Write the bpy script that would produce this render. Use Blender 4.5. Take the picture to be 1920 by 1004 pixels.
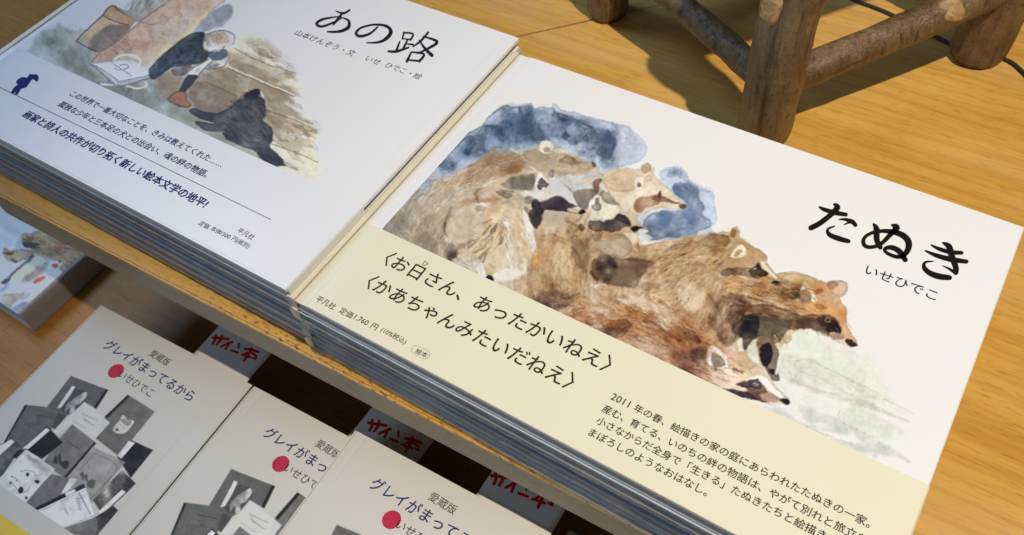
import bpy, bmesh, math, random
import numpy as np
from mathutils import Vector, Matrix
for o_ in list(bpy.data.objects): bpy.data.objects.remove(o_, do_unlink=True)
SC = bpy.context.scene; COL = SC.collection
# ---------------------------------------------------------------- camera
C0 = np.array([0.25253807, -0.14116853, 0.39685582])
RT = np.array([[0.84268713, 0.38456725, -0.37681087], [0.53275234, -0.69672694, 0.48036082], [-0.07780325, -0.60554075, -0.79200193]])
FPX = 1629.3143
cam_d = bpy.data.cameras.new('camera'); cam = bpy.data.objects.new('camera', cam_d); COL.objects.link(cam)
cam_d.sensor_width = 36; cam_d.sensor_fit = 'HORIZONTAL'; cam_d.lens = FPX / 1920 * 36
cam_d.clip_start = .02; cam_d.clip_end = 60
M4 = Matrix.Identity(4)
for i_ in range(3):
    M4[i_][0] = RT[i_, 0]; M4[i_][1] = -RT[i_, 1]; M4[i_][2] = -RT[i_, 2]; M4[i_][3] = C0[i_]
cam.matrix_world = M4
cam_d.dof.use_dof = True; cam_d.dof.focus_distance = .44; cam_d.dof.aperture_fstop = 20
SC.camera = cam
# ---------------------------------------------------------------- room light, one warm shop spot, two added cool fills
world = bpy.data.worlds.new('World'); SC.world = world; world.use_nodes = True
bg = world.node_tree.nodes['Background']; bg.inputs[0].default_value = (.60, .76, 1, 1); bg.inputs[1].default_value = .05
def lamp(name, kind, loc, target, power, color, **kw):
    d = bpy.data.lights.new(name, kind); o = bpy.data.objects.new(name, d); COL.objects.link(o)
    o.location = loc; o.rotation_euler = (Vector(target) - Vector(loc)).to_track_quat('-Z', 'Y').to_euler()
    d.energy = power; d.color = color
    for k, v in kw.items(): setattr(d, k, v)
    return o
lamp('spot_lamp', 'SPOT', (.80, -.06, 1.85), (.30, .18, 0), 148, (1, .87, .70), spot_size=math.radians(38.5), spot_blend=1, shadow_soft_size=.018)
lamp('left_cool_fill', 'AREA', (-1.10, .22, 1.25), (-.27, .12, 0), 10.5, (.48, .68, 1), shape='RECTANGLE', size=.6, size_y=.5)  # added cool fill for the left cover, no window known there
lamp('front_cool_fill', 'AREA', (-.7, -1.5, .95), (0, 0, 0), 6, (.60, .77, 1), shape='RECTANGLE', size=1.3, size_y=.8)  # added cool fill to brighten the front page edges
SC.view_settings.view_transform = 'Standard'; SC.view_settings.look = 'None'
SC.view_settings.exposure = 0; SC.view_settings.gamma = 1; SC.view_settings.use_curve_mapping = False
SC.render.engine = 'CYCLES'; SC.cycles.use_denoising = True
SC.cycles.max_bounces = 8; SC.cycles.transparent_max_bounces = 16
# ---------------------------------------------------------------- helpers
def on(px, py, z):
    """point of the horizontal plane at height z that the photograph shows at (px, py)"""
    d = RT @ np.array([px - 960, py - 502, FPX]); t = (z - C0[2]) / d[2]
    return C0 + t * d
def to_px(P):
    q = (np.asarray(P) - C0) @ RT
    return q[..., :2] / q[..., 2:3] * FPX + np.array([960, 502])
def link(name, me, mat=None, parent=None):
    o = bpy.data.objects.new(name, me); COL.objects.link(o)
    if mat: me.materials.append(mat)
    if parent: o.parent = parent
    return o
def mesh(name, v, f, mat=None, parent=None, smooth=False):
    me = bpy.data.meshes.new(name); me.from_pydata([tuple(map(float, p)) for p in v], [], f); me.update()
    if smooth: me.polygons.foreach_set('use_smooth', [True] * len(me.polygons))
    return link(name, me, mat, parent)
def thing(name, label, cat, loc=(0, 0, 0), rz=0, group=None):
    o = bpy.data.objects.new(name, None); COL.objects.link(o); o.location = loc; o.rotation_euler = (0, 0, rz)
    o.empty_display_size = .02; return tag(o, label, cat, group)
def tag(o, label, cat, group=None, kind=None):
    o['label'] = label; o['category'] = cat
    if group: o['group'] = group
    if kind: o['kind'] = kind
    return o
def box(name, lo, hi, mat, parent=None, bev=0, seg=2):
    bm = bmesh.new(); bmesh.ops.create_cube(bm, size=1)
    for v in bm.verts:
        for i in range(3): v.co[i] = lo[i] if v.co[i] < 0 else hi[i]
    if bev: bmesh.ops.bevel(bm, geom=bm.edges[:], offset=bev, segments=seg, affect='EDGES', profile=.6)
    me = bpy.data.meshes.new(name); bm.to_mesh(me); bm.free()
    return link(name, me, mat, parent)
def prism(name, prof, y0, y1, mat, parent=None, smooth=False, ax='y'):
    """profile in x-z swept along y"""
    n = len(prof); v = [(x, y0, z) for x, z in prof] + [(x, y1, z) for x, z in prof]
    f = [(i, (i + 1) % n, n + (i + 1) % n, n + i) for i in range(n)] + [tuple(range(n))[::-1], tuple(range(n, 2 * n))]
    o = mesh(name, v, f, mat, parent)
    bm = bmesh.new(); bm.from_mesh(o.data); bmesh.ops.recalc_face_normals(bm, faces=bm.faces[:]); bm.to_mesh(o.data); bm.free()
    return o
def copy_tree(o, parent=None):
    c = o.copy(); COL.objects.link(c); c.parent = parent
    for ch in [q for q in bpy.data.objects if q.parent == o]: copy_tree(ch, c)
    return c
def rgb(r, g, b):
    def l(v): v /= 255; return v / 12.92 if v < .04045 else ((v + .055) / 1.055) ** 2.4
    return (l(r), l(g), l(b))
# ---------------------------------------------------------------- materials
class NT:
    def __init__(s, name):
        s.m = bpy.data.materials.new(name); s.m.use_nodes = True; s.n = s.m.node_tree.nodes; s.l = s.m.node_tree.links
        s.b = s.n['Principled BSDF']
    def node(s, t, **kw):
        n = s.n.new(t)
        for k, v in kw.items():
            if k.startswith('_'): setattr(n, k[1:], v)
            else: n.inputs[k].default_value = v
        return n
    def k(s, a, b): s.l.new(a, b)
    def coord(s, scale=(1, 1, 1), rot=(0, 0, 0), out='Object'):
        tc = s.node('ShaderNodeTexCoord'); mp = s.node('ShaderNodeMapping'); mp.inputs['Scale'].default_value = scale; mp.inputs['Rotation'].default_value = rot
        s.k(tc.outputs[out], mp.inputs['Vector']); return mp.outputs['Vector']
    def noise(s, vec, scale, detail=4, rough=.55, dist=0):
        n = s.node('ShaderNodeTexNoise', Scale=scale, Detail=detail, Roughness=rough, Distortion=dist); s.k(vec, n.inputs['Vector']); return n.outputs['Fac']
    def ramp(s, fac, stops, inter='LINEAR'):
        r = s.node('ShaderNodeValToRGB'); r.color_ramp.interpolation = inter
        e = r.color_ramp.elements
        while len(e) < len(stops): e.new(.5)
        for i, (p, c) in enumerate(stops): e[i].position = p; e[i].color = (*c, 1) if len(c) == 3 else c
        s.k(fac, r.inputs['Fac']); return r.outputs['Color']
    def mix(s, fac, a, b, mode='MIX'):
        n = s.node('ShaderNodeMix', _data_type='RGBA', _blend_type=mode)
        for v, i in ((fac, 0), (a, 6), (b, 7)):
            if hasattr(v, 'is_output'): s.k(v, n.inputs[i])
            elif isinstance(v, (int, float)): n.inputs[i].default_value = v
            else: n.inputs[i].default_value = (*v, 1)
        return n.outputs[2]
    def bump(s, h, strength=.3, dist=.001):
        b = s.node('ShaderNodeBump', Strength=strength, Distance=dist); s.k(h, b.inputs['Height']); s.k(b.outputs['Normal'], s.b.inputs['Normal'])
    def set(s, **kw):
        for k, v in kw.items():
            k = k.replace('_', ' '); i = s.b.inputs[k]
            if hasattr(v, 'is_output'): s.k(v, i)
            else: i.default_value = (*v, 1) if isinstance(v, tuple) and len(v) == 3 else v
        return s
def flat(name, col, rough=.5, spec=.5, vary=.04, scale=300):
    t = NT(name); n = t.noise(t.coord(), scale, 3)
    c = t.ramp(n, [(.3, tuple(v * (1 - vary) for v in col)), (.7, tuple(min(v * (1 + vary), 1) for v in col))])
    t.set(Base_Color=c, Roughness=rough); t.b.inputs['Specular IOR Level'].default_value = spec
    return t.m
def paper_mat(name, col, rough=.38, spec=.45, vary=.012):
    t = NT(name); v = t.coord(); n = t.noise(v, 14, 3); f = t.noise(v, 900, 2)
    c = t.ramp(n, [(.3, tuple(x * (1 - vary) for x in col)), (.7, tuple(min(x * (1 + vary), 1) for x in col))])
    t.set(Base_Color=c, Roughness=rough); t.b.inputs['Specular IOR Level'].default_value = spec
    t.bump(t.mix(.35, n, f), .10, .0012); return t.m
def print_mat(name, rough=.38, spec=.45):
    t = NT(name); a = t.node('ShaderNodeAttribute'); a.attribute_name = 'print'
    t.set(Base_Color=a.outputs['Color'], Roughness=rough); t.b.inputs['Specular IOR Level'].default_value = spec
    t.bump(t.noise(t.coord(), 900, 2), .04, .0003); return t.m
WHITE = (.82, .82, .815)
M_paper = paper_mat('coated_paper', WHITE)
M_print = print_mat('printed_picture')
M_print2 = print_mat('printed_photograph', .6, .3)
M_cream = paper_mat('cream_cover_edge', (.80, .755, .64))
M_band = paper_mat('cream_band_paper', (.79, .755, .575), .34)
M_bandw = paper_mat('white_band_paper', (.81, .815, .83), .34)
M_small = paper_mat('matt_cover_paper', (.65, .63, .575), .6, .3)
M_slip = paper_mat('slip_paper', (.72, .705, .67), .8, .2)
M_yellow = paper_mat('yellow_band_paper', (.78, .56, .01), .4)
M_ink = flat('black_ink', (.012, .010, .009), .4, .08)
M_brown = flat('warm_black_ink', (.030, .022, .016), .5, .08)
M_navy = flat('navy_ink', (.010, .020, .15), .45, .08)
M_navy2 = flat('title_blue_ink', (.012, .024, .15), .5, .08)
M_plum = flat('plum_black_ink', (.018, .014, .032), .45, .08)
M_redm = flat('red_marker_ink', (.56, .006, .012), .5, .4)
M_pink = flat('crimson_dot_ink', (.50, .035, .075), .5, .08)
def pages(name, a, b, c, pitch):
    t = NT(name); v = t.coord((18, 18, 1 / pitch)); n = t.noise(v, 1, 3, .7)
    v2 = t.coord((6, 6, 900)); n2 = t.noise(v2, 1, 2)
    c1 = t.ramp(n, [(.32, a), (.5, b), (.68, c)]); c2 = t.mix(.25, c1, t.ramp(n2, [(.35, a), (.65, c)]))
    t.set(Base_Color=c2, Roughness=.42); t.bump(n, .35, .0006); return t.m
M_pages = pages('page_edges', (.32, .43, .58), (.42, .54, .70), (.56, .67, .80), .0011)  # blue reflection of the film is put into the page colour
M_pagesr = pages('page_edges_warm', (.15, .17, .19), (.25, .31, .40), (.42, .50, .62), .0011)
M_pagew = pages('white_page_edges', (.45, .43, .38), (.6, .58, .53), (.7, .68, .64), .0006)
M_board = flat('cover_board', (.42, .49, .58), .4, .5)  # board colour also carries the film's blue reflection
def film_mat():
    t = NT('clear_film'); out = t.n['Material Output']
    tr = t.node('ShaderNodeBsdfTransparent'); tr.inputs[0].default_value = (.93, .95, .97, 1)
    gl = t.node('ShaderNodeBsdfGlossy', Roughness=.12); gl.inputs[0].default_value = (.95, .97, 1, 1)
    lw = t.node('ShaderNodeLayerWeight', Blend=.25); nz = t.noise(t.coord((30, 30, 260)), 1, 3, .6, .4)
    b = t.node('ShaderNodeBump', Strength=.8, Distance=.0012); t.k(nz, b.inputs['Height']); t.k(b.outputs['Normal'], gl.inputs['Normal']); t.k(b.outputs['Normal'], lw.inputs['Normal'])
    mp = t.node('ShaderNodeMapRange'); mp.inputs['To Min'].default_value = .06; mp.inputs['To Max'].default_value = .7; t.k(lw.outputs['Fresnel'], mp.inputs['Value'])
    mx = t.node('ShaderNodeMixShader'); t.k(mp.outputs[0], mx.inputs[0]); t.k(tr.outputs[0], mx.inputs[1]); t.k(gl.outputs[0], mx.inputs[2]); t.k(mx.outputs[0], out.inputs['Surface'])
    return t.m
M_film = film_mat()
def wood(name, light, mid, dark, pore, rough=.3, along='x', coat=.35, flecks=0, mitre=False, bumps=.12):
    t = NT(name)
    def grain(rot):
        v = t.coord((5, 60, 20), (0, 0, rot)); n = t.noise(v, 1, 6, .62, .6)
        v2 = t.coord((2.0, 7, 5), (0, 0, rot)); n2 = t.noise(v2, 1.4, 3, .5)
        v3 = t.coord((75, 1000, 300), (0, 0, rot)); n3 = t.noise(v3, 1, 2, .6)
        v4 = t.coord((5, 150, 60), (0, 0, rot)); n4 = t.noise(v4, 1, 4, .6, .3)
        base = t.ramp(n, [(.28, dark), (.45, mid), (.70, light)])
        base = t.mix(t.ramp(n2, [(.35, (0, 0, 0)), (.7, (.55, .55, .55))]), base, mid)
        base = t.mix(t.ramp(n4, [(.50, (0, 0, 0)), (.68, (.55, .55, .55))]), base, dark)
        return t.mix(t.ramp(n3, [(.56, (0, 0, 0)), (.68, (.45, .45, .45))]), base, pore), n3
    col, h = grain(0 if along == 'x' else math.pi / 2)
    if mitre:
        col2, h2 = grain(math.radians(-67))
        tc = t.node('ShaderNodeTexCoord'); sp = t.node('ShaderNodeSeparateXYZ'); t.k(tc.outputs['Object'], sp.inputs[0])
        # mitre line through (-.0438,.2805) along 46 degrees
        a = t.node('ShaderNodeMath', _operation='MULTIPLY_ADD'); a.inputs[1].default_value = -1.046; a.inputs[2].default_value = -.0438 * 1.046 - .2805
        t.k(sp.outputs['X'], a.inputs[0]); s = t.node('ShaderNodeMath', _operation='ADD'); t.k(a.outputs[0], s.inputs[0]); t.k(sp.outputs['Y'], s.inputs[1])
        g = t.node('ShaderNodeMath', _operation='GREATER_THAN'); g.inputs[1].default_value = 0; t.k(s.outputs[0], g.inputs[0])
        ab = t.node('ShaderNodeMath', _operation='ABSOLUTE'); t.k(s.outputs[0], ab.inputs[0]); ls = t.node('ShaderNodeMath', _operation='LESS_THAN'); ls.inputs[1].default_value = .0012; t.k(ab.outputs[0], ls.inputs[0])
        col = t.mix(g.outputs[0], col, col2); col = t.mix(ls.outputs[0], col, pore)
    if mitre:
        wv = t.node('ShaderNodeTexCoord'); mp = t.node('ShaderNodeMapping'); mp.inputs['Scale'].default_value = (1.6, 14, 1); t.k(wv.outputs['Object'], mp.inputs['Vector'])
        vo = t.node('ShaderNodeTexVoronoi'); vo.inputs['Scale'].default_value = 1.0; t.k(mp.outputs['Vector'], vo.inputs['Vector'])
        pk = t.noise(t.coord((7, 22, 1)), 1, 2, .5); col = t.mix(t.ramp(pk, [(.45, (0, 0, 0)), (.72, (.5, .5, .5))]), col, (.66, .42, .20))
        sw = t.node('ShaderNodeTexCoord'); s1 = t.node('ShaderNodeMapping'); s1.inputs['Scale'].default_value = (3, 17, 1); t.k(sw.outputs['Object'], s1.inputs['Vector'])
        w = t.node('ShaderNodeTexWave', Scale=1.6, Distortion=9, Detail=3); w.inputs['Detail Scale'].default_value = .7; w.bands_direction = 'Y'; t.k(s1.outputs['Vector'], w.inputs['Vector'])
        col = t.mix(t.ramp(w.outputs['Fac'], [(.0, (.34, .34, .34)), (.16, (0, 0, 0))]), col, dark)
        rgh = t.ramp(t.noise(t.coord((9, 9, 9)), 1, 4, .6), [(.3, (.24, .24, .24)), (.7, (.42, .42, .42))]); rough = rgh
    if flecks:
        tc = t.node('ShaderNodeTexCoord'); sp = t.node('ShaderNodeSeparateXYZ'); t.k(tc.outputs['Object'], sp.inputs[0])
        mr = t.node('ShaderNodeMapRange'); mr.inputs['From Min'].default_value = .012; mr.inputs['From Max'].default_value = -.004; t.k(sp.outputs['Y'], mr.inputs['Value'])
        f0 = t.noise(t.coord((150, 420, 1)), 1.5, 4, .65); mx = t.node('ShaderNodeMapRange'); mx.inputs['From Min'].default_value = -.13; mx.inputs['From Max'].default_value = -.02; t.k(sp.outputs['X'], mx.inputs['Value']); fl = t.mix(1, t.ramp(f0, [(.55, (0, 0, 0)), (.60, (.9, .9, .9))]), t.ramp(mx.outputs[0], [(0, (.06, .06, .06)), (1, (1, 1, 1))]), 'MULTIPLY'); col = t.mix(t.mix(1, fl, mr.outputs[0], 'MULTIPLY'), col, pore)
    t.set(Base_Color=col, Roughness=rough); t.b.inputs['Coat Weight'].default_value = coat; t.b.inputs['Coat Roughness'].default_value = .12
    t.bump(h, bumps, .0006); return t.m
M_table = wood('varnished_oak', (.72, .445, .115), (.66, .375, .070), (.51, .25, .040), (.20, .085, .014), mitre=True, flecks=1)
M_edge = wood('pale_edge_band', (.46, .38, .26), (.38, .31, .20), (.30, .23, .14), (.22, .16, .09), .5, coat=.05, bumps=.05)
M_shelf = wood('shelf_wood', (.50, .235, .034), (.43, .185, .022), (.34, .135, .015), (.16, .055, .006), .55, along='y', coat=.04)
M_gap_shade = flat('gap_shade_brown', (.02, .010, .007), .6, .3, .2, 40)  # near-black brown, the shade of the gap put into the colour
def bark():
    t = NT('painted_bark'); v = t.coord(); n = t.noise(v, 34, 4, .6, .2); n2 = t.noise(v, 300, 4, .65, .4); n3 = t.noise(v, 700, 3, .6); n4 = t.noise(v, 210, 3, .6); n5 = t.noise(t.coord((190, 190, 22)), 1, 5, .65, .5)
    c = t.ramp(n, [(.3, (.11, .064, .025)), (.5, (.185, .118, .052)), (.72, (.27, .185, .092))])
    c = t.mix(t.ramp(n2, [(.36, (.55, .55, .55)), (.52, (0, 0, 0))]), c, (.10, .070, .038)); c = t.mix(t.ramp(n4, [(.63, (0, 0, 0)), (.70, (.7, .7, .7))]), c, (.045, .030, .016)); c = t.mix(t.ramp(n5, [(.34, (.85, .85, .85)), (.46, (0, 0, 0))]), c, (.05, .030, .014)); c = t.mix(t.ramp(n5, [(.58, (0, 0, 0)), (.72, (.5, .5, .5))]), c, (.36, .27, .16))
    h = t.mix(.45, n2, n3); h = t.mix(.35, h, n4); h = t.mix(.5, h, n5)
    t.set(Base_Color=c, Roughness=.36); t.bump(h, 1, .0034); return t.m
M_bark = bark()
def cutwood():
    t = NT('cut_wood'); n = t.noise(t.coord(), 130, 5, .6, 1.5)
    c = t.ramp(n, [(.3, (.20, .11, .045)), (.5, (.42, .27, .12)), (.7, (.55, .38, .19))]); t.set(Base_Color=c, Roughness=.6); t.bump(n, .5, .002); return t.m
M_cut = cutwood()
M_strand = flat('strand_dark', (.03, .02, .016), .5)
import numpy as np, math
# ---------------------------------------------------------------- watercolour engine (prints on paper)
FR = {'A': (680, 160, 3.1375), 'B': (1000, 180, 3.585), 'C': (880, 380, 3.348), 'D': (1200, 400, 2.643),
      'E': (1360, 620, 3.348), 'P1': (700, 180, 4.563), 'P2': (960, 240, 4.564), 'P3': (690, 360, 4.5625),
      'P4': (1000, 420, 4.563), 'P5': (1260, 410, 4.367), 'P6': (1140, 560, 4.564), 'L7': (40, 0, 5.284),
      'L8': (300, 40, 3.347), 'L1': (0, 0, 2.997), 'G': (0, 680, 3.1), 'H': (0, 340, 3.346), '0': (0, 0, 1)}

def pts_of(fr, s):
    ox, oy, k = FR[fr]
    a = np.array([[float(v) for v in q.split(',')] for q in s.split()])
    return a / k + np.array([ox, oy])

def smooth_loop(p, n=4, closed=True):
    m = len(p); out = []
    for i in range(m if closed else m - 1):
        if closed:
            a, b, c, d = p[i - 1], p[i], p[(i + 1) % m], p[(i + 2) % m]
        else:
            a, b, c, d = p[max(i - 1, 0)], p[i], p[i + 1], p[min(i + 2, m - 1)]
        for k in range(n):
            t = k / n
            out.append(.5 * ((2 * b) + (c - a) * t + (2 * a - 5 * b + 4 * c - d) * t * t + (3 * b - a - 3 * c + d) * t ** 3))
    if not closed: out.append(p[-1])
    return np.array(out)

def vnoise(h, w, cell, rng):
    gh, gw = int(h / cell) + 3, int(w / cell) + 3
    g = rng.random((gh, gw)).astype(np.float32)
    y = np.arange(h, dtype=np.float32) / cell; x = np.arange(w, dtype=np.float32) / cell
    yi = y.astype(int); xi = x.astype(int); ty = y - yi; tx = x - xi
    ty = (ty * ty * (3 - 2 * ty))[:, None]; tx = (tx * tx * (3 - 2 * tx))[None, :]
    a = g[yi][:, xi]; b = g[yi][:, xi + 1]; c = g[yi + 1][:, xi]; d = g[yi + 1][:, xi + 1]
    return (a * (1 - tx) + b * tx) * (1 - ty) + (c * (1 - tx) + d * tx) * ty

def fnoise(h, w, cell, rng, octv=4):
    r = 0; amp = 1; tot = 0
    for o in range(octv):
        r = r + amp * vnoise(h, w, max(cell / 2 ** o, 1.01), rng); tot += amp; amp *= .55
    return r / tot

class Art:
    def __init__(self, x0, y0, x1, y1, paper, seed=1):
        self.x0, self.y0 = x0, y0; self.w, self.h = x1 - x0, y1 - y0
        self.paper = np.array(paper, np.float32)
        self.im = np.ones((self.h, self.w, 3), np.float32) * self.paper
        self.rng = np.random.default_rng(seed)
        h, w = self.h, self.w
        self.n1 = fnoise(h, w, 42, self.rng) - .5; self.n2 = fnoise(h, w, 42, self.rng) - .5
        self.f1 = fnoise(h, w, 11, self.rng, 3) - .5; self.f2 = fnoise(h, w, 11, self.rng, 3) - .5
        self.g = fnoise(h, w, 26, self.rng, 4) - .5; self.fine = self.rng.random((h, w)).astype(np.float32) - .5
        self.clip = None
    def win(self, p, pad):
        x0 = max(int(p[:, 0].min() - pad - self.x0), 0); x1 = min(int(p[:, 0].max() + pad - self.x0) + 1, self.w)
        y0 = max(int(p[:, 1].min() - pad - self.y0), 0); y1 = min(int(p[:, 1].max() + pad - self.y0) + 1, self.h)
        return (x0, x1, y0, y1) if x1 > x0 and y1 > y0 else None
    def sd(self, p, wn, X, Y):
        best = np.full(X.shape, 1e9, np.float32); ins = np.zeros(X.shape, bool)
        for i in range(len(p)):
            a, b = p[i - 1], p[i]
            dx, dy = b - a
            L = dx * dx + dy * dy + 1e-9
            t = np.clip(((X - a[0]) * dx + (Y - a[1]) * dy) / L, 0, 1)
            best = np.minimum(best, (X - a[0] - t * dx) ** 2 + (Y - a[1] - t * dy) ** 2)
            if a[1] != b[1]:
                c = (a[1] > Y) != (b[1] > Y)
                ins ^= c & (X < (b[0] - a[0]) * (Y - a[1]) / (b[1] - a[1]) + a[0])
        return np.where(ins, 1, -1) * np.sqrt(best)
    def W(self, fr, s, col, a=1., soft=2., warp=3., edge=.25, var=.25, ew=1.6, smooth=True, sh=0., mul=False):
        p = pts_of(fr, s)
        if smooth: p = smooth_loop(p)
        q = self.win(p, soft + warp * 2 + 4)
        if q is None: return
        x0, x1, y0, y1 = q
        X, Y = np.meshgrid(np.arange(x0, x1, dtype=np.float32) + self.x0, np.arange(y0, y1, dtype=np.float32) + self.y0)
        sl = np.s_[y0:y1, x0:x1]
        X = X + warp * (2.2 * self.n1[sl] + 1.6 * self.f1[sl]); Y = Y + warp * (2.2 * self.n2[sl] + 1.6 * self.f2[sl])
        d = self.sd(p, q, X, Y)
        m = np.clip(.5 + d / (soft * 2), 0, 1); m = m * m * (3 - 2 * m)
        al = np.clip(a * m * (1 - var * .5 + var * 2.6 * self.g[sl] + var * .35 * self.fine[sl]), 0, 1)[..., None]
        im = self.im[sl]; col = np.array(col, np.float32)
        tgt = im * col / self.paper if mul else col * (1 + sh * self.g[sl])[..., None]
        im = im * (1 - al) + tgt * al
        if edge > 0:
            e = edge * np.exp(-((d - .8) / ew) ** 2) * np.clip(.55 + 2.2 * self.n2[sl], 0, 1) * min(a, 1)
            e = (e * (d > -ew))[..., None]
            dark = np.minimum(im, col * .55 + 10)
            im = im * (1 - e) + dark * e
        self.im[sl] = im
    def S(self, fr, s, col, w0=1.5, w1=.6, a=.8, soft=.8, pts=None):
        p = pts_of(fr, s) if pts is None else pts
        if len(p) > 2: p = smooth_loop(p, 4, False)
        q = self.win(p, max(w0, w1) + soft + 2)
        if q is None: return
        x0, x1, y0, y1 = q
        X, Y = np.meshgrid(np.arange(x0, x1, dtype=np.float32) + self.x0, np.arange(y0, y1, dtype=np.float32) + self.y0)
        n = len(p) - 1; m = np.zeros(X.shape, np.float32)
        for i in range(n):
            A, B = p[i], p[i + 1]; dx, dy = B - A; L = dx * dx + dy * dy + 1e-9
            t = np.clip(((X - A[0]) * dx + (Y - A[1]) * dy) / L, 0, 1)
            r = np.sqrt((X - A[0] - t * dx) ** 2 + (Y - A[1] - t * dy) ** 2)
            u = (i + t) / n
            w = w0 + (w1 - w0) * u
            m = np.maximum(m, np.clip((w - r) / soft + .5, 0, 1))
        al = (a * m)[..., None]
        self.im[y0:y1, x0:x1] = self.im[y0:y1, x0:x1] * (1 - al) + np.array(col, np.float32) * al
    def fur(self, fr, s, ang, n, ln, cols, a=.4, w=1.2, jit=13, curl=.1, soft=1.3):
        """short tapering brush hairs inside a loop; ang = (x, y, degrees) anchors in frame fr"""
        p = pts_of(fr, s); r = self.rng
        ox, oy, k = FR[fr]
        an = np.array([[u[0] / k + ox, u[1] / k + oy, math.radians(u[2])] for u in ang])
        lo, hi = p.min(0), p.max(0); got = 0; tries = 0
        while got < n and tries < n * 8:
            tries += 1
            c = lo + r.random(2) * (hi - lo)
            ins = False
            for i in range(len(p)):
                u, v = p[i - 1], p[i]
                if (u[1] > c[1]) != (v[1] > c[1]) and c[0] < (v[0] - u[0]) * (c[1] - u[1]) / (v[1] - u[1]) + u[0]: ins = not ins
            if not ins: continue
            got += 1
            wt = 1 / (((an[:, :2] - c) ** 2).sum(1) + 60)
            t = math.atan2((wt * np.sin(an[:, 2])).sum(), (wt * np.cos(an[:, 2])).sum()) + math.radians(jit) * r.normal()
            L = ln * (.5 + r.random()); b = curl * L * r.normal()
            d = np.array([math.cos(t), math.sin(t)]); nn = np.array([-d[1], d[0]])
            pp = np.array([c - d * L / 2, c + nn * b * .5, c + d * L / 2])
            self.S(None, None, cols[r.integers(len(cols))], w * (.45 + .9 * r.random()), .25, a * (.25 + .75 * r.random()), soft, pts=pp)
    def wet(self, fr, s, cols, cell, thr=(.06, .16), a=.4, soft=.05, line=.35, pad=10, stretch=None):
        """pools of pigment that dried with dark tide lines, inside a soft loop"""
        p = smooth_loop(pts_of(fr, s)); q = self.win(p, pad)
        if q is None: return
        x0, x1, y0, y1 = q; sl = np.s_[y0:y1, x0:x1]
        X, Y = np.meshgrid(np.arange(x0, x1, dtype=np.float32) + self.x0, np.arange(y0, y1, dtype=np.float32) + self.y0)
        m = np.clip(.5 + self.sd(p, q, X, Y) / (2 * pad), 0, 1)
        n = fnoise(y1 - y0, x1 - x0, cell, self.rng, 4) - .5
        if stretch:
            t = math.radians(stretch); U = X * math.cos(t) + Y * math.sin(t); V = -X * math.sin(t) + Y * math.cos(t)
            U = U - U.min(); V = V - V.min()
            big = fnoise(int(V.max()) + 2, int(U.max() / 3) + 2, cell * .6, self.rng, 4) - .5
            n = big[V.astype(int), (U / 3).astype(int)]
        im = self.im[sl]
        for k, th in enumerate(thr):
            col = np.array(cols[k % len(cols)], np.float32)
            v = (n - th) / soft; mm = np.clip(.5 + v, 0, 1) * m
            al = (a * mm * np.clip(1.15 - .35 * np.clip(v / 4, 0, 1), 0, 1) * (1 + .25 * self.fine[sl]))[..., None]
            im = im * (1 - al) + col * al
            e = (line * m * np.exp(-((n - th) / .012) ** 2) * np.clip(.5 + 3 * self.n1[sl], 0, 1))[..., None]
            im = im * (1 - e) + im * (col * .62 / 255.) * e
        self.im[sl] = im
    def blot(self, fr, s, col, n, r0, r1, a=.35, edge=.5):
        """random wet-edged blots inside a loop"""
        p = pts_of(fr, s); r = self.rng; lo, hi = p.min(0), p.max(0); got = 0
        for _ in range(n * 6):
            if got >= n: break
            c = lo + r.random(2) * (hi - lo); ins = False
            for i in range(len(p)):
                u, v = p[i - 1], p[i]
                if (u[1] > c[1]) != (v[1] > c[1]) and c[0] < (v[0] - u[0]) * (c[1] - u[1]) / (v[1] - u[1]) + u[0]: ins = not ins
            if not ins: continue
            got += 1; R = r0 + (r1 - r0) * r.random(); t = r.random() * 6.28; e = .5 + .5 * r.random()
            th = np.linspace(0, 6.283, 9)[:-1]
            q = np.stack([c[0] + R * (np.cos(th) * math.cos(t) - e * np.sin(th) * math.sin(t)), c[1] + R * (np.cos(th) * math.sin(t) + e * np.sin(th) * math.cos(t))], 1)
            self.W('0', ' '.join('%.1f,%.1f' % tuple(v) for v in q), col, a, 2.2, 3, edge, .5)
    def blur(self, a, r):
        for ax in (0, 1):
            for _ in range(2):
                c = np.cumsum(np.concatenate([np.repeat(np.take(a, [0], ax), r + 1, ax), a, np.repeat(np.take(a, [-1], ax), r, ax)], ax), ax, dtype=np.float64)
                n = a.shape[ax]; a = ((np.take(c, np.arange(2 * r + 1, 2 * r + 1 + n), ax) - np.take(c, np.arange(0, n), ax)) / (2 * r + 1)).astype(np.float32)
        return a
    def finish(self, rag=2.2, gran=.16, sharp=.5, con=1.15, sat=1.12, flow=None, mid=None):
        """paper tooth and capillary drying: ragged borders, pigment grain, dark tide lines where washes meet"""
        h, w = self.h, self.w; r = self.rng; im = self.im
        Y, X = np.mgrid[0:h, 0:w].astype(np.float32)
        a1 = fnoise(h, w, 9, r, 3) - .5; a2 = fnoise(h, w, 9, r, 3) - .5; b1 = fnoise(h, w, 4, r, 2) - .5; b2 = fnoise(h, w, 4, r, 2) - .5
        q = np.clip(Y + rag * (3.0 * a1 + 1.6 * b1), 0, h - 1).astype(int); p = np.clip(X + rag * (3.0 * a2 + 1.6 * b2), 0, w - 1).astype(int)
        im = .75 * im[q, p] + .25 * im
        ink = np.clip(np.abs(im - self.paper).max(2) / 45, 0, 1); ink = self.blur(ink, 2)
        g = fnoise(h, w, 16, r, 4) - .5; g2 = fnoise(h, w, 5, r, 2) - .5
        m = im.mean(2, keepdims=True); k = ink[..., None]
        mid = np.array(mid if mid is not None else im[ink > .6].mean(0), np.float32)
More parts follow.
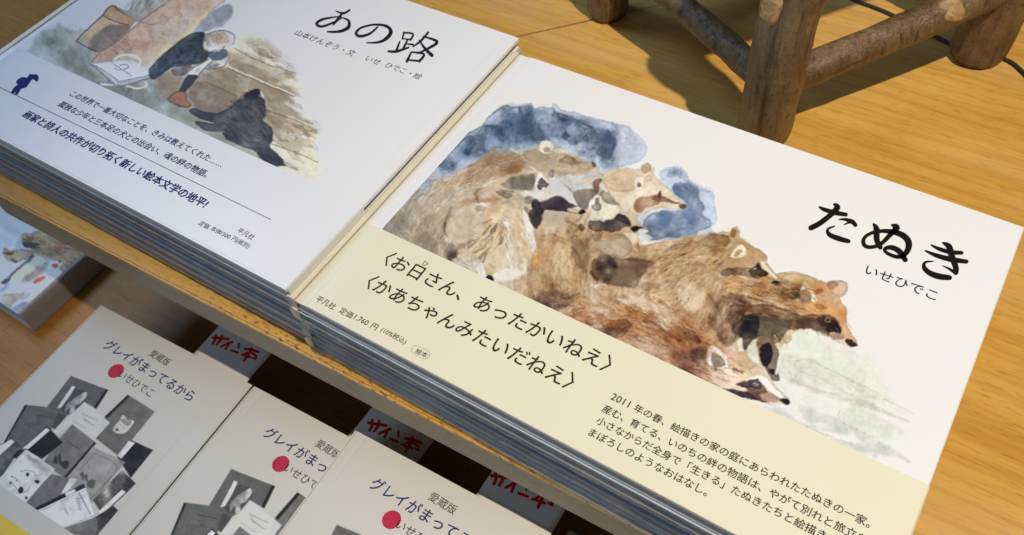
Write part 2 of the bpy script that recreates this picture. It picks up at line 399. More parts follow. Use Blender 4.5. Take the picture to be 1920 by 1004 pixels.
        new = mid + (im - mid) * con; mm = new.mean(2, keepdims=True); new = mm + (new - mm) * sat
        bw = np.clip((new[..., 2:] - new[..., :1] - 4) / 20, 0, 1); new = new * (1 - bw) + (mm + (new - mm) * .66) * bw
        new = new * (1 + gran * 2.4 * g + gran * 1.2 * g2 + .06 * self.fine)[..., None]
        bl = self.blur(new.mean(2), 3); d = np.clip(bl - new.mean(2), -60, 60)
        new = new - (sharp * np.clip(d, 0, 60))[..., None] + (.25 * sharp * np.clip(-d, 0, 40))[..., None]
        # thin tide lines along the level lines of slow noise
        n = fnoise(h, w, 30, r, 4)
        for lv in (.40, .5, .6):
            e = np.exp(-((n - lv) / .008) ** 2) * np.clip(self.n1 * 5 + .2, 0, 1); new = new * (1 - (.13 * e)[..., None])
        self.im = np.clip(im * (1 - k) + new * k, 4, 252)
    def albedo(self, white=.82):
        def lin(v):
            v = np.clip(v / 255., 0, 1); return np.where(v < .04045, v / 12.92, ((v + .055) / 1.055) ** 2.4)
        return np.clip(lin(self.im) / lin(self.paper) * white, 0.004, .9)

def raccoon_dog_art():
    c = Art(672, 170, 1752, 930, (236, 228, 220), 3); W, S, fur, blot, wet = c.W, c.S, c.fur, c.blot, c.wet
    # ---- blue washes behind the animals
    W('A', '100,830 150,770 230,680 300,600 380,520 440,480 480,430 540,370 605,295 650,265 700,235 740,182 800,140 840,122 890,124 930,126 965,120 985,105 1012,132 1060,122 1110,135 1150,165 1240,175 1340,200 1440,215 1500,260 1490,520 1200,620 600,640', (168, 175, 188), .95, 1.5, 2.2, .75, .3, 1.2)
    W('B', '120,72 200,98 300,118 430,150 520,185 640,205 680,240 740,290 765,340 742,400 700,440 600,475 540,492 470,530 380,520 200,400', (182, 183, 195), .95, 3, 3, .35, .3)
    W('A', '450,470 520,420 590,350 640,310 690,270 730,240 800,235 830,190 900,170 960,125 1060,150 1130,175 1180,210 1260,230 1330,240 1400,270 1450,330 1380,380 1250,330 1100,320 1000,310 900,350 780,370 640,400 520,480', (114, 129, 148), .95, 7, 5, .25, .55)
    W('B', '150,130 260,150 360,190 470,235 540,260 555,340 530,400 470,410 440,360 380,320 280,330 180,290 100,300 20,270 40,160', (102, 115, 137), .95, 5, 5, .4, .5)
    W('P1', '1020,250 1100,190 1250,150 1369,130 1369,290 1250,330 1120,340 1060,300', (82, 101, 122), .75, 9, 6, .0, .7)
    W('P1', '560,590 620,520 700,440 790,360 850,350 860,420 800,500 700,560 620,600', (108, 121, 144), .9, 3, 3, .5, .5)
    W('P1', '760,500 800,420 870,370 850,440 790,520', (76, 91, 114), .7, 4, 3, .2, .6)
    W('P1', '560,600 640,600 720,550 740,560 650,610', (76, 87, 110), .7, 2, 2, .3, .5)
    W('P1', '940,250 980,190 1060,120 1130,90 1200,95 1130,150 1060,220 1000,260', (160, 169, 184), .8, 3, 3, .35, .4)
    W('A', '1060,122 1110,128 1135,150 1120,172 1080,168', (158, 163, 174), .8, 1.5, 2, .5, .3)
    for q, cc in (('700,245 740,235 800,240 760,250', (80, 95, 116)), ('1130,150 1160,190 1210,205 1170,215 1120,180', (70, 81, 100)), ('1200,270 1180,310 1230,350 1300,330 1330,270 1310,300 1250,310', (76, 87, 108))):
        W('A', q, cc, .7, 2.5, 3, .3, .4)
    W('A', '1195,262 1215,225 1260,210 1310,225 1328,255 1310,285 1260,295 1215,292', (170, 173, 187), .95, 1.6, 1.2, .6, .25)
    W('A', '1215,285 1260,262 1310,282 1300,320 1240,325', (92, 105, 130), .55, 4, 3, 0, .6)
    W('A', '1250,360 1310,330 1370,350 1400,400 1390,440 1340,440 1280,410', (186, 189, 200), .95, 3, 2, .45, .25)
    W('B', '380,480 430,440 500,412 550,430 560,460 500,500 430,530 330,520', (190, 195, 208), .9, 3, 2, .3, .25)
    W('B', '450,350 475,370 455,410 490,425 540,400 545,300 500,280', (94, 107, 130), .7, 4, 4, .2, .5)
    wet('A', '150,770 230,680 300,600 440,480 540,370 650,265 740,182 840,122 965,120 1060,122 1150,165 1340,200 1440,215 1500,260 1490,470 1370,460 1200,380 1050,330 900,390 760,400 600,470 480,540 300,640', [(110, 121, 134), (90, 101, 114)], 38, (.03, .12), .45, .07, .3, 6)
    wet('A', '150,770 230,680 300,600 440,480 540,370 650,265 740,182 840,122 965,120 1060,122 1150,165 1340,200 1440,215 1500,260 1490,470 1370,460 1200,380 1050,330 900,390 760,400 600,470 480,540 300,640', [(186, 191, 202)], 40, (.12,), .5, .08, .1, 6)
    # blue round the right hand heads
    W('B', '835,530 900,490 980,480 1030,520 1050,570 1110,600 1200,640 1222,720 1230,840 1190,890 1220,920 1100,940 900,970 760,970 690,900 720,800 900,740', (180, 187, 202), .95, 4, 3, .2, .3)
    W('B', '935,605 985,570 1050,590 1100,620 1110,680 1150,740 1130,800 1190,840 1190,885 1110,905 1100,940 990,950 900,945 800,970 750,920 740,840 820,780 950,760 1030,740 1000,690 950,650', (114, 131, 158), .96, 2, 2.5, .6, .45)
    W('B', '960,830 1000,790 1010,860 1000,900 900,900 860,860 840,900 800,880 880,830', (76, 95, 124), .6, 7, 6, .0, .7)
    W('B', '950,600 1010,585 1070,620 1090,680 1060,740 1010,680 960,650', (96, 115, 144), .6, 4, 4, .2, .5)
    wet('B', '860,500 980,490 1040,570 1110,620 1200,660 1200,880 1000,940 760,940 740,840 940,760 1030,740 930,620', [(108, 123, 142), (90, 105, 126)], 36, (.04, .13), .45, .07, .3, 8)
    # ---- green-grey ground at the right
    W('D', '760,590 850,575 960,625 1060,690 1150,720 1163,1003 760,1003 560,960 500,920 690,830 700,700', (227, 221, 204), .8, 12.0, 4, .1, .3)
    W('E', '380,30 520,10 600,60 700,120 830,150 960,220 1000,330 1050,430 1180,520 1000,470 880,400 700,290 560,200 420,180', (219, 215, 192), .7, 10.0, 4, .1, .35)
    W('E', '350,180 440,170 480,250 470,320 430,330 370,280', (176, 160, 130), .6, 11.0, 4, .1, .5)
    W('E', '440,190 540,180 640,240 800,310 950,390 1060,440 900,430 840,420 700,380 560,330 470,260', (206, 199, 174), .7, 6.0, 3, .1, .4)
    W('E', '400,300 520,330 640,380 760,400 880,440 1000,500 1160,570 960,510 800,460 640,420 480,350', (186, 174, 146), .65, 6.0, 2, .1, .4)
    W('E', '700,520 740,490 840,500 960,540 1060,590 1120,630 1090,670 1000,690 900,670 780,610 720,560', (208, 205, 182), .75, 5.0, 2, .1, .3)
    W('E', '460,470 560,500 660,540 720,560 780,620 770,650 680,640 560,610 500,560', (190, 182, 160), .75, 6.0, 3, .1, .4)
    W('E', '100,440 200,470 340,480 440,560 560,620 700,690 860,720 940,770 920,790 760,730 600,650 400,560 240,500', (184, 180, 166), .7, 7.0, 3, .1, .4)
    W('E', '780,590 900,660 1020,720 1160,830 1060,790 950,770 860,710', (186, 182, 162), .7, 6.0, 3, .1, .4)
    W('E', '540,590 600,570 680,620 600,625', (226, 224, 210), .9, 4.5, 1.5, .1, .2)
    W('E', '480,440 540,410 610,405 620,490 540,490', (222, 222, 205), .8, 6.0, 2, .1, .2)
    c.groundlines = 1
    for q in ('430,190 480,180 560,190', '430,210 460,250 620,310 780,400 900,460', '560,200 700,270 850,340 960,390', '420,310 560,370 700,400', '980,500 1060,540 1160,570', '1000,430 1100,480 1180,520', '740,580 860,640 960,680', '500,600 640,660 800,710 850,705', '720,500 710,540 760,600'):
        S('E', q, (170, 158, 132), 1.1, .6, .35, 1.6)
    W('A', '460,470 560,390 660,270 740,200 830,150 960,135 1100,150 1250,200 1400,260 1480,330 1460,420 1350,400 1200,340 1050,325 900,370 760,390 620,440 500,510', (186, 190, 198), .85, 9, 6, 0, .9, mul=True)
    W('B', '940,610 1000,580 1080,620 1140,720 1180,850 1100,900 950,930 800,940 760,860 900,780 1020,750 1000,690', (196, 200, 206), .8, 8, 6, 0, .9, mul=True)
    # ---- one big body mass
    W('0', '700,430 715,417 757,371 777,349 790,340 833,336 858,322 890,306 912,294 922,284 951,291 976,284 999,280 1014,268 1037,271 1062,281 1091,297 1118,308 1128,326 1145,318 1173,315 1201,317 1212,303 1220,311 1223,325 1237,339 1257,356 1270,372 1285,384 1282,392 1251,389 1223,392 1201,403 1195,412 1206,425 1215,431 1201,436 1196,460 1230,455 1268,445 1313,438 1366,434 1381,424 1389,441 1412,462 1434,479 1442,498 1457,513 1487,509 1521,517 1548,530 1567,528 1588,530 1586,551 1574,558 1588,581 1586,604 1597,627 1608,642 1601,650 1574,642 1540,627 1514,617 1487,623 1480,642 1465,650 1461,687 1461,714 1446,710 1427,687 1419,680 1435,695 1457,725 1482,752 1476,759 1435,756 1397,744 1363,733 1200,668 1080,610 980,560 900,525 820,490', (200, 170, 134), .97, 1.6, 2, .3, .28)
    for n_, ln_, w_, a_, sf_ in ((260, 34, 6.5, .5, 6), (420, 24, 3.6, .5, 3), (700, 16, 1.6, .45, 1.6)):
        fur('0', '705,428 757,374 790,343 858,325 912,297 976,288 1010,300 1000,360 990,430 1010,470 980,540 900,520 820,488', [(740,400,130),(780,350,140),(860,325,155),(940,300,165),(990,300,10),(800,430,120),(860,450,115),(920,440,95),(960,480,85),(850,380,150),(930,380,160),(760,440,30),(870,510,30)], n_, ln_, [(206, 184, 158), (190, 160, 128), (168, 150, 132), (226, 208, 184), (216, 192, 162), (150, 124, 102), (198, 172, 140)], a_, w_, 14, .14, sf_)
        fur('0', '1005,445 1100,430 1200,432 1205,470 1300,450 1370,440 1390,470 1400,560 1400,640 1340,650 1200,560 1110,560 1060,600 980,560 960,520 990,480', [(1020,470,100),(1060,520,95),(1100,460,120),(1150,450,20),(1180,500,10),(1250,470,165),(1330,450,170),(1290,530,140),(1340,580,105),(1380,600,110),(1050,570,75),(1220,550,160)], n_, ln_, [(206, 168, 124), (184, 138, 96), (226, 200, 164), (160, 120, 86), (216, 182, 138), (128, 96, 72), (196, 156, 112)], a_, w_, 14, .14, sf_)
        fur('0', '980,556 1060,590 1100,565 1200,550 1300,590 1345,650 1400,690 1420,700 1340,725 1200,668 1080,608', [(1050,600,25),(1120,600,20),(1200,600,35),(1280,630,45),(1320,670,40),(1180,640,30),(1380,690,35),(1250,680,25)], n_ // 2, ln_, [(216, 178, 144), (186, 138, 102), (234, 208, 180), (158, 110, 80), (222, 188, 152), (204, 156, 118)], a_, w_, 12, .14, sf_)
    # ---- left animal: big pale back
    W('A', '75,835 150,780 230,690 300,610 350,545 400,555 390,640 350,700 300,760 280,860 200,880', (164, 158, 150), .85, 4, 4, .35, .45)
    W('A', '280,610 340,550 400,565 375,640 320,665 280,650', (162, 168, 178), .85, 2.5, 3, .3, .3)
    W('A', '110,820 160,770 220,740 240,820 210,870 150,860', (140, 122, 100), .8, 5, 5, .3, .6)
    W('A', '380,620 480,560 560,530 680,470 720,480 660,560 560,600 450,640 390,650', (210, 180, 146), .85, 4, 4, .25, .4)
    W('A', '300,700 420,650 560,640 600,700 520,760 490,860 400,880 300,840', (196, 172, 150), .8, 7, 5, .12, .5)
    W('A', '640,470 720,420 800,410 880,420 950,440 940,490 860,520 760,530 690,570 620,560', (176, 138, 98), .85, 4, 6, .3, .55)
    W('A', '720,440 800,430 900,460 930,490 840,500 760,480', (142, 104, 70), .6, 4, 6, .3, .7)
    W('A', '690,590 740,560 820,540 900,510 980,490 1020,510 900,560 800,600 720,610', (212, 190, 160), .8, 2.5, 3, .35, .35)
    W('A', '820,560 900,530 1000,510 1020,560 1000,600 900,610 830,590', (128, 112, 96), .85, 3, 4, .35, .55)
    W('P2', '0,430 60,420 150,415 205,440 195,490 150,540 80,520 0,500', (122, 106, 92), .85, 2.5, 3, .45, .4)
    W('A', '480,860 500,780 560,700 640,680 720,720 720,800 680,880 600,920 480,960', (206, 184, 156), .85, 4, 4, .3, .4)
    W('P3', '520,200 640,230 640,330 600,420 480,480 420,400 300,380 400,330', (164, 140, 112), .7, 6, 6, .15, .7)
    W('P3', '640,240 700,195 720,210 680,260 640,330', (120, 96, 74), .35, 2, 3, .4, .4)
    W('P3', '560,460 640,430 740,470 740,560 690,600 600,560 520,520', (118, 94, 76), .75, 5, 5, .2, .6)
    W('P3', '740,470 820,440 830,480 780,490', (104, 82, 64), .4, 2, 2, .5, .3)
    W('P3', '690,540 740,470 760,520 720,600', (84, 64, 56), .4, 3, 3, .2, .5)
    W('P3', '110,320 200,330 400,400 560,500 640,570 560,550 300,430 150,360', (150, 128, 100), .6, 5, 4, .1, .5)
    W('P1', '1050,820 1110,815 1180,835 1190,850 1140,880 1100,860', (112, 92, 80), .6, 1.4, 1.5, .5, .3)
    W('P1', '1080,795 1200,815 1190,825 1110,812', (150, 132, 112), .8, 1, 1, .3, .3)
    W('P1', '860,960 900,935 950,960 930,985 880,985', (112, 88, 70), .5, 2, 2, .3, .5)
    W('P1', '870,925 930,910 970,935 960,955 920,945', (236, 230, 224), .85, 2, 2, 0, .2)
    W('P1', '700,940 780,890 900,880 1040,860 1100,880 1000,900 850,910 740,960', (168, 128, 88), .6, 3, 4, .2, .5)
    W('P1', '1050,450 1150,470 1240,520 1280,600 1160,640 1030,640 1000,560', (160, 120, 82), .55, 5, 6, .25, .6)
    # chest of the left animal: pale fan of fur
    W('A', '700,720 800,700 900,720 950,760 990,840 1010,960 960,1003 860,1003 720,1003 760,900', (216, 188, 148), .85, 5, 5, .0, .35)
    W('P3', '1000,250 1180,160 1300,140 1380,240 1410,400 1400,480 1340,560 1340,640 1280,740 1150,760 1060,720 990,640 1000,520 900,560 860,520 960,400', (222, 196, 158), .8, 6, 4, .0, .35)
    W('P3', '1180,460 1260,400 1340,470 1320,600 1220,640 1170,560', (220, 198, 176), .85, 4, 4, .15, .3)
    W('P3', '1060,700 1150,650 1290,660 1300,720 1220,770 1140,760 1080,740', (234, 222, 208), .9, 4, 4, .1, .2)
    W('P3', '840,620 900,600 990,640 1000,740 900,690', (232, 222, 212), .9, 4, 3, .1, .2)
    W('P3', '700,620 760,570 850,560 860,620 800,650', (214, 194, 170), .8, 3, 3, .15, .3)
    W('P3', '990,640 1040,610 1080,660 1060,710 1010,700', (196, 168, 118), .75, 2, 2, .35, .3)
    W('P3', '1320,150 1380,230 1410,350 1430,430 1440,520 1400,520 1370,430 1330,300', (242, 234, 222), .95, 2, 3, .1, .15)
    W('P3', '1330,560 1360,600 1350,680 1310,700', (238, 226, 206), .9, 2, 2, .1, .15)
    fur('P3', '880,260 1050,240 1180,260 1180,420 1050,560 900,600 840,500', [(1000, 300, 145), (900, 480, 150), (1080, 450, 115), (1150, 300, 120)], 170, 17, [(170, 134, 86), (228, 204, 160), (150, 114, 74), (200, 164, 108)], .55, 1.5)
    fur('P3', '1180,250 1330,200 1420,430 1400,620 1280,700 1180,600', [(1200, 300, 70), (1350, 350, 65), (1300, 600, 80)], 120, 18, [(236, 222, 200), (200, 170, 132), (244, 238, 228), (186, 156, 122)], .55, 1.5)
    W('P3', '1045,360 1060,310 1110,270 1085,340', (150, 118, 92), .8, 1.2, 1, .4, .3)
    W('P3', '1120,440 1130,380 1155,400 1140,440', (160, 130, 104), .7, 1.2, 1, .4, .3)
    W('P3', '1160,265 1190,250 1205,290 1180,300', (248, 242, 232), .95, 1.5, 1.5, 0, .1)
    for q in ('910,520 980,480', '950,570 1000,510', '980,600 1010,530', '850,440 950,400', '860,470 940,420', '980,360 1050,290'):
        S('P3', q, (142, 112, 70), 2.2, .8, .6, 1.2)
    W('P3', '1002,745 1010,715 1045,710 1075,740 1060,775', (48, 36, 36), 1, 1, 1, .2, .15)
    # top small head between
    W('P2', '80,240 130,190 200,175 280,215 360,180 450,180 540,240 620,280 700,290 720,320 640,360 540,380 420,400 330,370 230,360 190,320 100,300', (186, 160, 128), .9, 2, 3, .35, .4)
    W('P2', '90,230 150,185 230,190 290,220 320,260 250,290 150,280', (176, 152, 118), .8, 2, 2.5, .4, .4)
    W('P2', '400,290 440,250 510,245 560,280 640,300 560,310 480,310', (128, 96, 66), .8, 2.5, 3, .3, .5)
    W('P2', '560,310 640,290 700,295 715,325 640,350 580,345', (190, 164, 130), .9, 1.6, 1.5, .45, .3)
    W('P2', '680,290 715,300 715,330 690,330', (96, 70, 48), .8, 1.5, 1, .3, .3)
    W('P2', '360,330 460,320 560,330 550,370 460,390 380,380', (204, 174, 136), .85, 2, 2, .3, .3)
    W('P2', '235,170 240,120 280,100 330,120 355,155 330,200 290,220 255,205', (236, 222, 202), .8, 1.6, 2, .15, .2)
    W('P2', '275,195 285,160 315,165 325,190 295,205', (184, 154, 116), .85, 1, 1, .5, .2)
    W('P2', '330,200 420,170 500,190 540,240 450,220', (222, 208, 190), .8, 3, 2, .1, .3)
    W('P2', '380,430 480,400 600,390 700,370 760,410 700,450 660,520 560,510 470,490 420,460', (208, 198, 186), .9, 3, 3, .25, .3)
    W('P2', '600,440 660,410 740,420 690,480 620,480', (206, 184, 158), .8, 2, 2, .35, .3)
    W('P2', '470,480 560,500 680,490 660,525 540,530', (200, 206, 216), .8, 3, 2, .1, .3)
    # head 1 (dark mask, looking right)
    W('P2', '60,540 200,530 300,450 370,420 440,480 520,560 560,640 590,690 560,700 500,650 420,580 300,600 200,610 110,590', (226, 214, 198), .95, 1.6, 2, .2, .2)
    W('P2', '300,460 380,430 450,480 520,580 590,680 540,660 470,600 400,560 320,570', (206, 202, 200), .8, 2.5, 2, .1, .3)
    W('P2', '195,500 215,420 240,380 270,410 320,470 320,510 270,530 240,540 210,530', (238, 228, 212), 1, 1.3, 1, .3, .12)
    W('P2', '218,520 222,470 250,425 290,460 312,485 295,510 265,505 245,535', (96, 72, 66), .95, 1.2, 1, .5, .3)
    W('P2', '245,500 265,470 300,490 270,500', (150, 116, 100), .8, 1, 1, .3, .3)
    W('P2', '180,625 260,640 320,600 400,570 450,620 520,650 560,670 480,690 470,715 380,705 280,690 260,760 220,840 190,860 150,800 140,740 200,720 170,670', (74, 60, 62), .97, 1.6, 2, .5, .35)
    W('P2', '240,640 340,590 420,580 470,640 400,690 290,680', (60, 48, 54), .7, 3, 3, .2, .4)
    W('P2', '165,620 210,615 250,680 260,730 200,760 175,690', (66, 56, 62), .8, 2, 2, .5, .3)
    W('P2', '135,735 175,700 225,740 240,800 200,855 160,810', (92, 80, 72), .9, 1.6, 1.5, .6, .35)
    W('P2', '110,600 150,580 180,610 150,650 115,640', (132, 118, 106), .8, 2.5, 2, .3, .4)
    W('P2', '100,670 150,690 140,730 110,710', (140, 130, 118), .7, 2, 2, .3, .4)
    W('P2', '470,690 520,680 580,705 570,730 500,715', (208, 182, 148), .9, 1.3, 1, .3, .2)
    W('P2', '565,720 580,698 615,698 632,718 605,742 575,738', (34, 26, 28), 1, 1, .6, .2, .1)
    S('P2', '280,695 400,712 480,718 560,735', (70, 56, 48), 1, .8, .7)
    S('P2', '460,490 520,550 560,640 600,690', (150, 130, 112), 1, .8, .6)
    W('P2', '310,390 340,350 360,370 350,420 320,410', (132, 104, 92), .85, 1.5, 1.5, .4, .4)
    # head 2 mid: brown cap + white ear
    W('P2', '520,560 560,520 640,515 700,530 720,580 660,640 640,690 600,690 540,620', (126, 108, 92), .92, 2, 2.5, .4, .4)
    W('P2', '690,480 720,440 770,440 745,500 740,560 700,545', (126, 88, 70), .92, 1.6, 1.5, .35, .35)
    W('P2', '740,500 760,470 790,510 840,550 800,560', (214, 200, 196), .9, 1.4, 1, .2, .15)
    W('P2', '760,560 800,550 860,590 920,640 880,660 800,640', (128, 112, 96), .85, 3, 3, .25, .5)
    W('P2', '655,650 680,610 730,575 765,590 800,640 880,660 920,700 860,780 760,790 700,760 670,700', (230, 212, 186), .95, 2, 2, .2, .2)
    W('P2', '655,650 690,610 735,578 760,600 775,660 765,700 720,715 680,700', (240, 230, 216), 1, 1.3, 1, .25, .12)
    W('P2', '710,640 715,605 745,598 750,640 725,655', (136, 84, 58), .9, 1.4, 1, .2, .3)
    W('P2', '680,690 690,660 720,655 745,640 762,680 750,705 715,712', (136, 118, 100), .95, 1.2, 1, .6, .3)
    W('P2', '660,820 680,788 720,800 800,800 880,770 910,740 960,755 1010,800 1020,830 960,850 930,880 860,890 780,880 700,880 670,850', (84, 68, 62), .96, 1.6, 2, .6, .35)
    W('P2', '880,770 920,740 970,760 1020,815 980,820 930,800', (56, 44, 44), .75, 2, 2, .2, .4)
    W('P2', '950,860 1010,845 1060,870 1060,890 980,890', (206, 178, 144), .9, 1.3, 1, .3, .2)
    W('P2', '1010,850 1060,835 1120,860 1115,885 1060,885 1020,875', (58, 44, 40), .95, 1.4, 1, .3, .25)
    W('P2', '1090,870 1150,865 1165,885 1120,905 1080,900', (238, 232, 224), .95, 1.5, 1, .1, .1)
    W('P2', '960,900 1060,900 1070,960 1040,1000 990,940', (236, 222, 204), .9, 2, 1.5, .15, .2)
    W('P2', '1070,905 1160,910 1200,950 1100,970', (222, 228, 236), .9, 3, 2, .1, .2)
    fur('P2', '440,740 640,740 700,880 640,960 460,920', [(500, 800, 130), (640, 850, 100)], 80, 12, [(110, 88, 60), (196, 166, 104), (140, 112, 74), (214, 186, 130)], .55, 1.4)
    W('P2', '280,730 400,720 440,780 420,850 320,850 260,800', (196, 182, 166), .8, 4, 4, .1, .4)
    W('P2', '570,840 600,815 625,850 600,885 575,870', (88, 68, 50), .8, 1.3, 1.5, .4, .4)
    # head 3 (pale, pointing right)
    W('B', '470,540 520,500 620,487 720,490 760,500 810,540 860,580 920,630 970,690 1020,735 1005,760 930,752 880,745 800,765 730,800 690,800 650,780 620,720 560,720 500,640', (224, 198, 164), .95, 1.8, 2, .3, .25)
    W('B', '470,560 540,510 640,500 700,520 690,590 660,640 570,650 500,620', (206, 174, 136), .85, 2.5, 3, .3, .35)
    W('B', '580,700 680,640 760,600 860,600 900,640 840,650 780,680 700,690 650,760 610,780', (230, 210, 182), .85, 3, 3, .1, .25)
    W('B', '690,700 760,670 830,660 850,700 830,730 760,750 720,780 680,780 670,740', (150, 98, 70), .85, 2.5, 3, .2, .5)
    W('B', '790,690 830,665 870,670 930,700 1000,725 940,722 880,712 830,705', (124, 80, 56), .85, 2, 1.5, .25, .4)
    W('B', '838,655 852,640 866,662 852,680 840,675', (80, 48, 36), .85, 1.4, 1, .2, .3)
    W('B', '860,712 960,728 1010,740 990,758 920,748 880,735', (226, 202, 172), .9, 1.3, 1, .15, .2)
    W('B', '975,745 985,728 1015,725 1028,742 1005,762', (98, 74, 62), .95, 1.2, .8, .3, .2)
    W('B', '722,485 740,455 765,445 785,470 780,505 745,520 728,510', (192, 156, 120), .95, 1.4, 1, .5, .25)
    W('B', '800,490 812,480 812,510 802,518', (196, 170, 140), .8, 1.2, .6, .3, .2)
    W('B', '675,600 690,555 720,540 740,560 725,610 700,625', (238, 222, 198), .85, 1.6, 1.5, .2, .15)
    W('B', '695,600 705,575 722,590 715,610', (128, 92, 66), .85, 1.2, .8, .3, .3)
    W('B', '745,560 770,530 795,545 780,575', (214, 182, 146), .8, 1.4, 1, .45, .25)
    # ---- middle animal bodies
    W('P4', '40,150 90,95 170,85 230,110 330,160 360,240 350,330 360,420 430,480 440,560 380,600 300,600 200,560 100,500 20,420 60,300', (204, 170, 128), .85, 3, 4, .4, .4)
    W('P4', '150,230 230,180 300,200 330,300 290,420 200,420 120,380', (222, 192, 152), .8, 7, 5, .05, .35)
    W('P4', '0,240 50,250 70,300 40,370 0,380', (236, 182, 112), .85, 2.5, 2, .35, .3)
    W('P4', '20,110 80,95 60,180 30,200', (214, 152, 96), .6, 3, 2, .3, .4)
    W('P4', '340,180 420,140 480,200 470,300 430,420 390,380 370,300 330,260', (150, 116, 82), .75, 4, 5, .3, .6)
    W('P4', '320,130 400,100 480,130 470,210 400,200', (120, 92, 62), .6, 4, 5, .35, .7)
    W('P4', '470,190 540,140 620,140 700,90 800,120 845,200 820,260 740,290 660,260 560,230 500,240', (180, 160, 130), .92, 1.8, 3, .55, .35)
    W('P4', '600,110 700,70 780,90 770,130 660,130', (176, 132, 96), .7, 4, 3, .1, .4)
    W('P4', '510,90 590,70 580,130 530,150', (140, 112, 88), .7, 2, 3, .45, .5)
    W('P4', '490,350 560,270 640,250 690,290 760,310 870,300 1040,320 1000,370 940,430 900,500 860,550 760,530 640,520 560,490 510,430', (126, 104, 84), .92, 2.5, 4, .4, .5)
    W('P4', '540,300 620,260 690,290 720,350 690,390 640,490 590,480 550,400', (80, 64, 58), .75, 8, 6, .15, .5)
    W('P4', '630,270 680,290 720,350 680,370 640,330', (56, 44, 48), .8, 4, 3, 0, .4)
    W('P4', '700,390 800,370 880,400 910,470 860,530 760,520 660,510 680,440', (142, 122, 98), .85, 3, 3, .4, .4)
    W('P4', '490,390 530,440 570,490 540,490 490,430', (104, 66, 50), .8, 1.6, 2, .4, .4)
    W('P4', '930,310 1040,320 1000,340 960,420 900,440 880,380', (126, 96, 68), .7, 3, 4, .4, .7)
    W('P4', '900,530 960,500 1060,510 1070,545 1010,560 980,595 940,560', (112, 78, 60), .55, 3, 3, .2, .5)
    W('P4', '510,540 550,520 640,550 560,560', (240, 226, 204), .9, 1.3, 1, .2, .15)
    W('P4', '545,545 580,530 640,560 580,560', (176, 142, 104), .8, 1.2, 1, .5, .3)
    W('P4', '0,620 60,580 150,560 240,580 320,620 280,690 160,720 40,690', (134, 104, 82), .8, 4, 4, .25, .6)
    W('P4', '0,660 80,680 200,690 300,680 200,740 100,720', (84, 60, 52), .75, 4, 3, .15, .6)
    W('P4', '70,450 130,430 200,480 190,540 110,540', (150, 112, 82), .6, 5, 4, .2, .6)
    for q in ('230,620 250,600 275,640 250,645', '280,615 300,590 320,635 295,640', '330,605 345,600 340,615'):
        W('P4', q, (74, 56, 46), .9, 1.2, .8, .3, .3)
    W('P4', '820,290 950,280 1100,220 1250,180 1369,150 1369,260 1200,270 1060,300 940,310', (190, 156, 114), .75, 4, 4, .15, .4)
    # right middle animal: back, head 4 with ear
    W('P5', '0,180 120,160 250,130 380,125 480,150 460,200 400,280 280,300 160,280 0,300', (164, 124, 84), .88, 3, 4, .25, .5)
    W('P5', '250,150 350,130 460,140 470,200 420,230 330,240 260,210', (132, 94, 62), .7, 4, 4, .35, .6)
    W('P5', '340,250 430,240 430,310 360,320', (160, 120, 84), .7, 3, 2, .4, .4)
    W('P5', '130,260 240,220 320,270 300,340 180,340', (202, 176, 138), .7, 5, 4, .05, .4)
    W('P5', '470,160 485,100 520,62 545,70 560,130 540,190 490,200', (196, 162, 120), .95, 1.4, 1, .45, .25)
    W('P5', '480,130 505,85 535,100 520,155 495,160', (140, 104, 68), .85, 1.3, 1, .5, .3)
    W('P5', '400,330 480,230 570,180 660,230 760,290 770,340 700,360 620,390 530,390 440,410 390,390', (196, 160, 120), .92, 2, 2, .25, .3)
    W('P5', '560,180 660,230 760,290 765,330 700,300 610,240', (176, 140, 102), .8, 2.5, 2, .25, .4)
    W('P5', '480,310 500,260 570,205 600,250 590,310 540,325', (244, 232, 208), 1, 1.3, 1, .3, .1)
    W('P5', '510,310 520,270 560,240 580,270 550,290 535,310', (186, 152, 112), .85, 1.2, 1, .3, .25)
    W('P5', '400,440 450,410 540,395 640,400 700,365 730,400 780,440 780,480 840,490 820,510 740,480 690,490 600,470 500,460 420,470', (120, 92, 66), .93, 1.6, 2, .45, .35)
    W('P5', '640,410 690,390 700,355 740,410 790,450 750,470 680,480 630,440', (62, 48, 36), .9, 1.5, 1.5, .3, .3)
    S('P5', '668,410 690,405', (236, 226, 206), .9, .7, .9)
    W('P5', '720,350 760,350 820,420 870,490 860,510 800,450 750,410', (236, 218, 190), .95, 1.2, 1, .15, .15)
    W('P5', '760,350 800,390 855,460 860,480 800,420', (164, 134, 102), .8, 1.3, 1, .3, .3)
    W('P5', '730,490 780,475 840,500 830,530 760,520', (220, 178, 112), .9, 1.3, 1, .35, .25)
    W('P5', '815,530 840,505 890,515 910,535 880,555 840,550', (44, 30, 28), 1, 1, .8, .2, .12)
    W('P5', '350,340 420,350 400,380 340,370', (110, 78, 54), .7, 2, 2, .3, .4)
    W('P5', '0,400 60,370 180,380 300,380 340,440 300,520 200,560 100,520 0,500', (210, 180, 142), .7, 6, 4, .05, .4)
    W('P5', '30,560 100,500 200,560 280,620 250,720 160,750 80,690', (228, 204, 174), .85, 6, 4, .05, .25)
    W('P5', '190,400 320,370 340,470 320,560 250,600 200,500', (216, 188, 152), .75, 3, 3, .25, .35)
    # animal 5: long neck and orange head
    W('P5', '410,490 520,480 680,510 820,540 920,510 1060,530 1040,640 950,680 760,660 600,600 430,590', (180, 136, 92), .9, 2.5, 3, .2, .4)
    W('P5', '420,490 520,475 640,520 640,560 520,600 430,580', (214, 168, 112), .8, 3, 3, .15, .35)
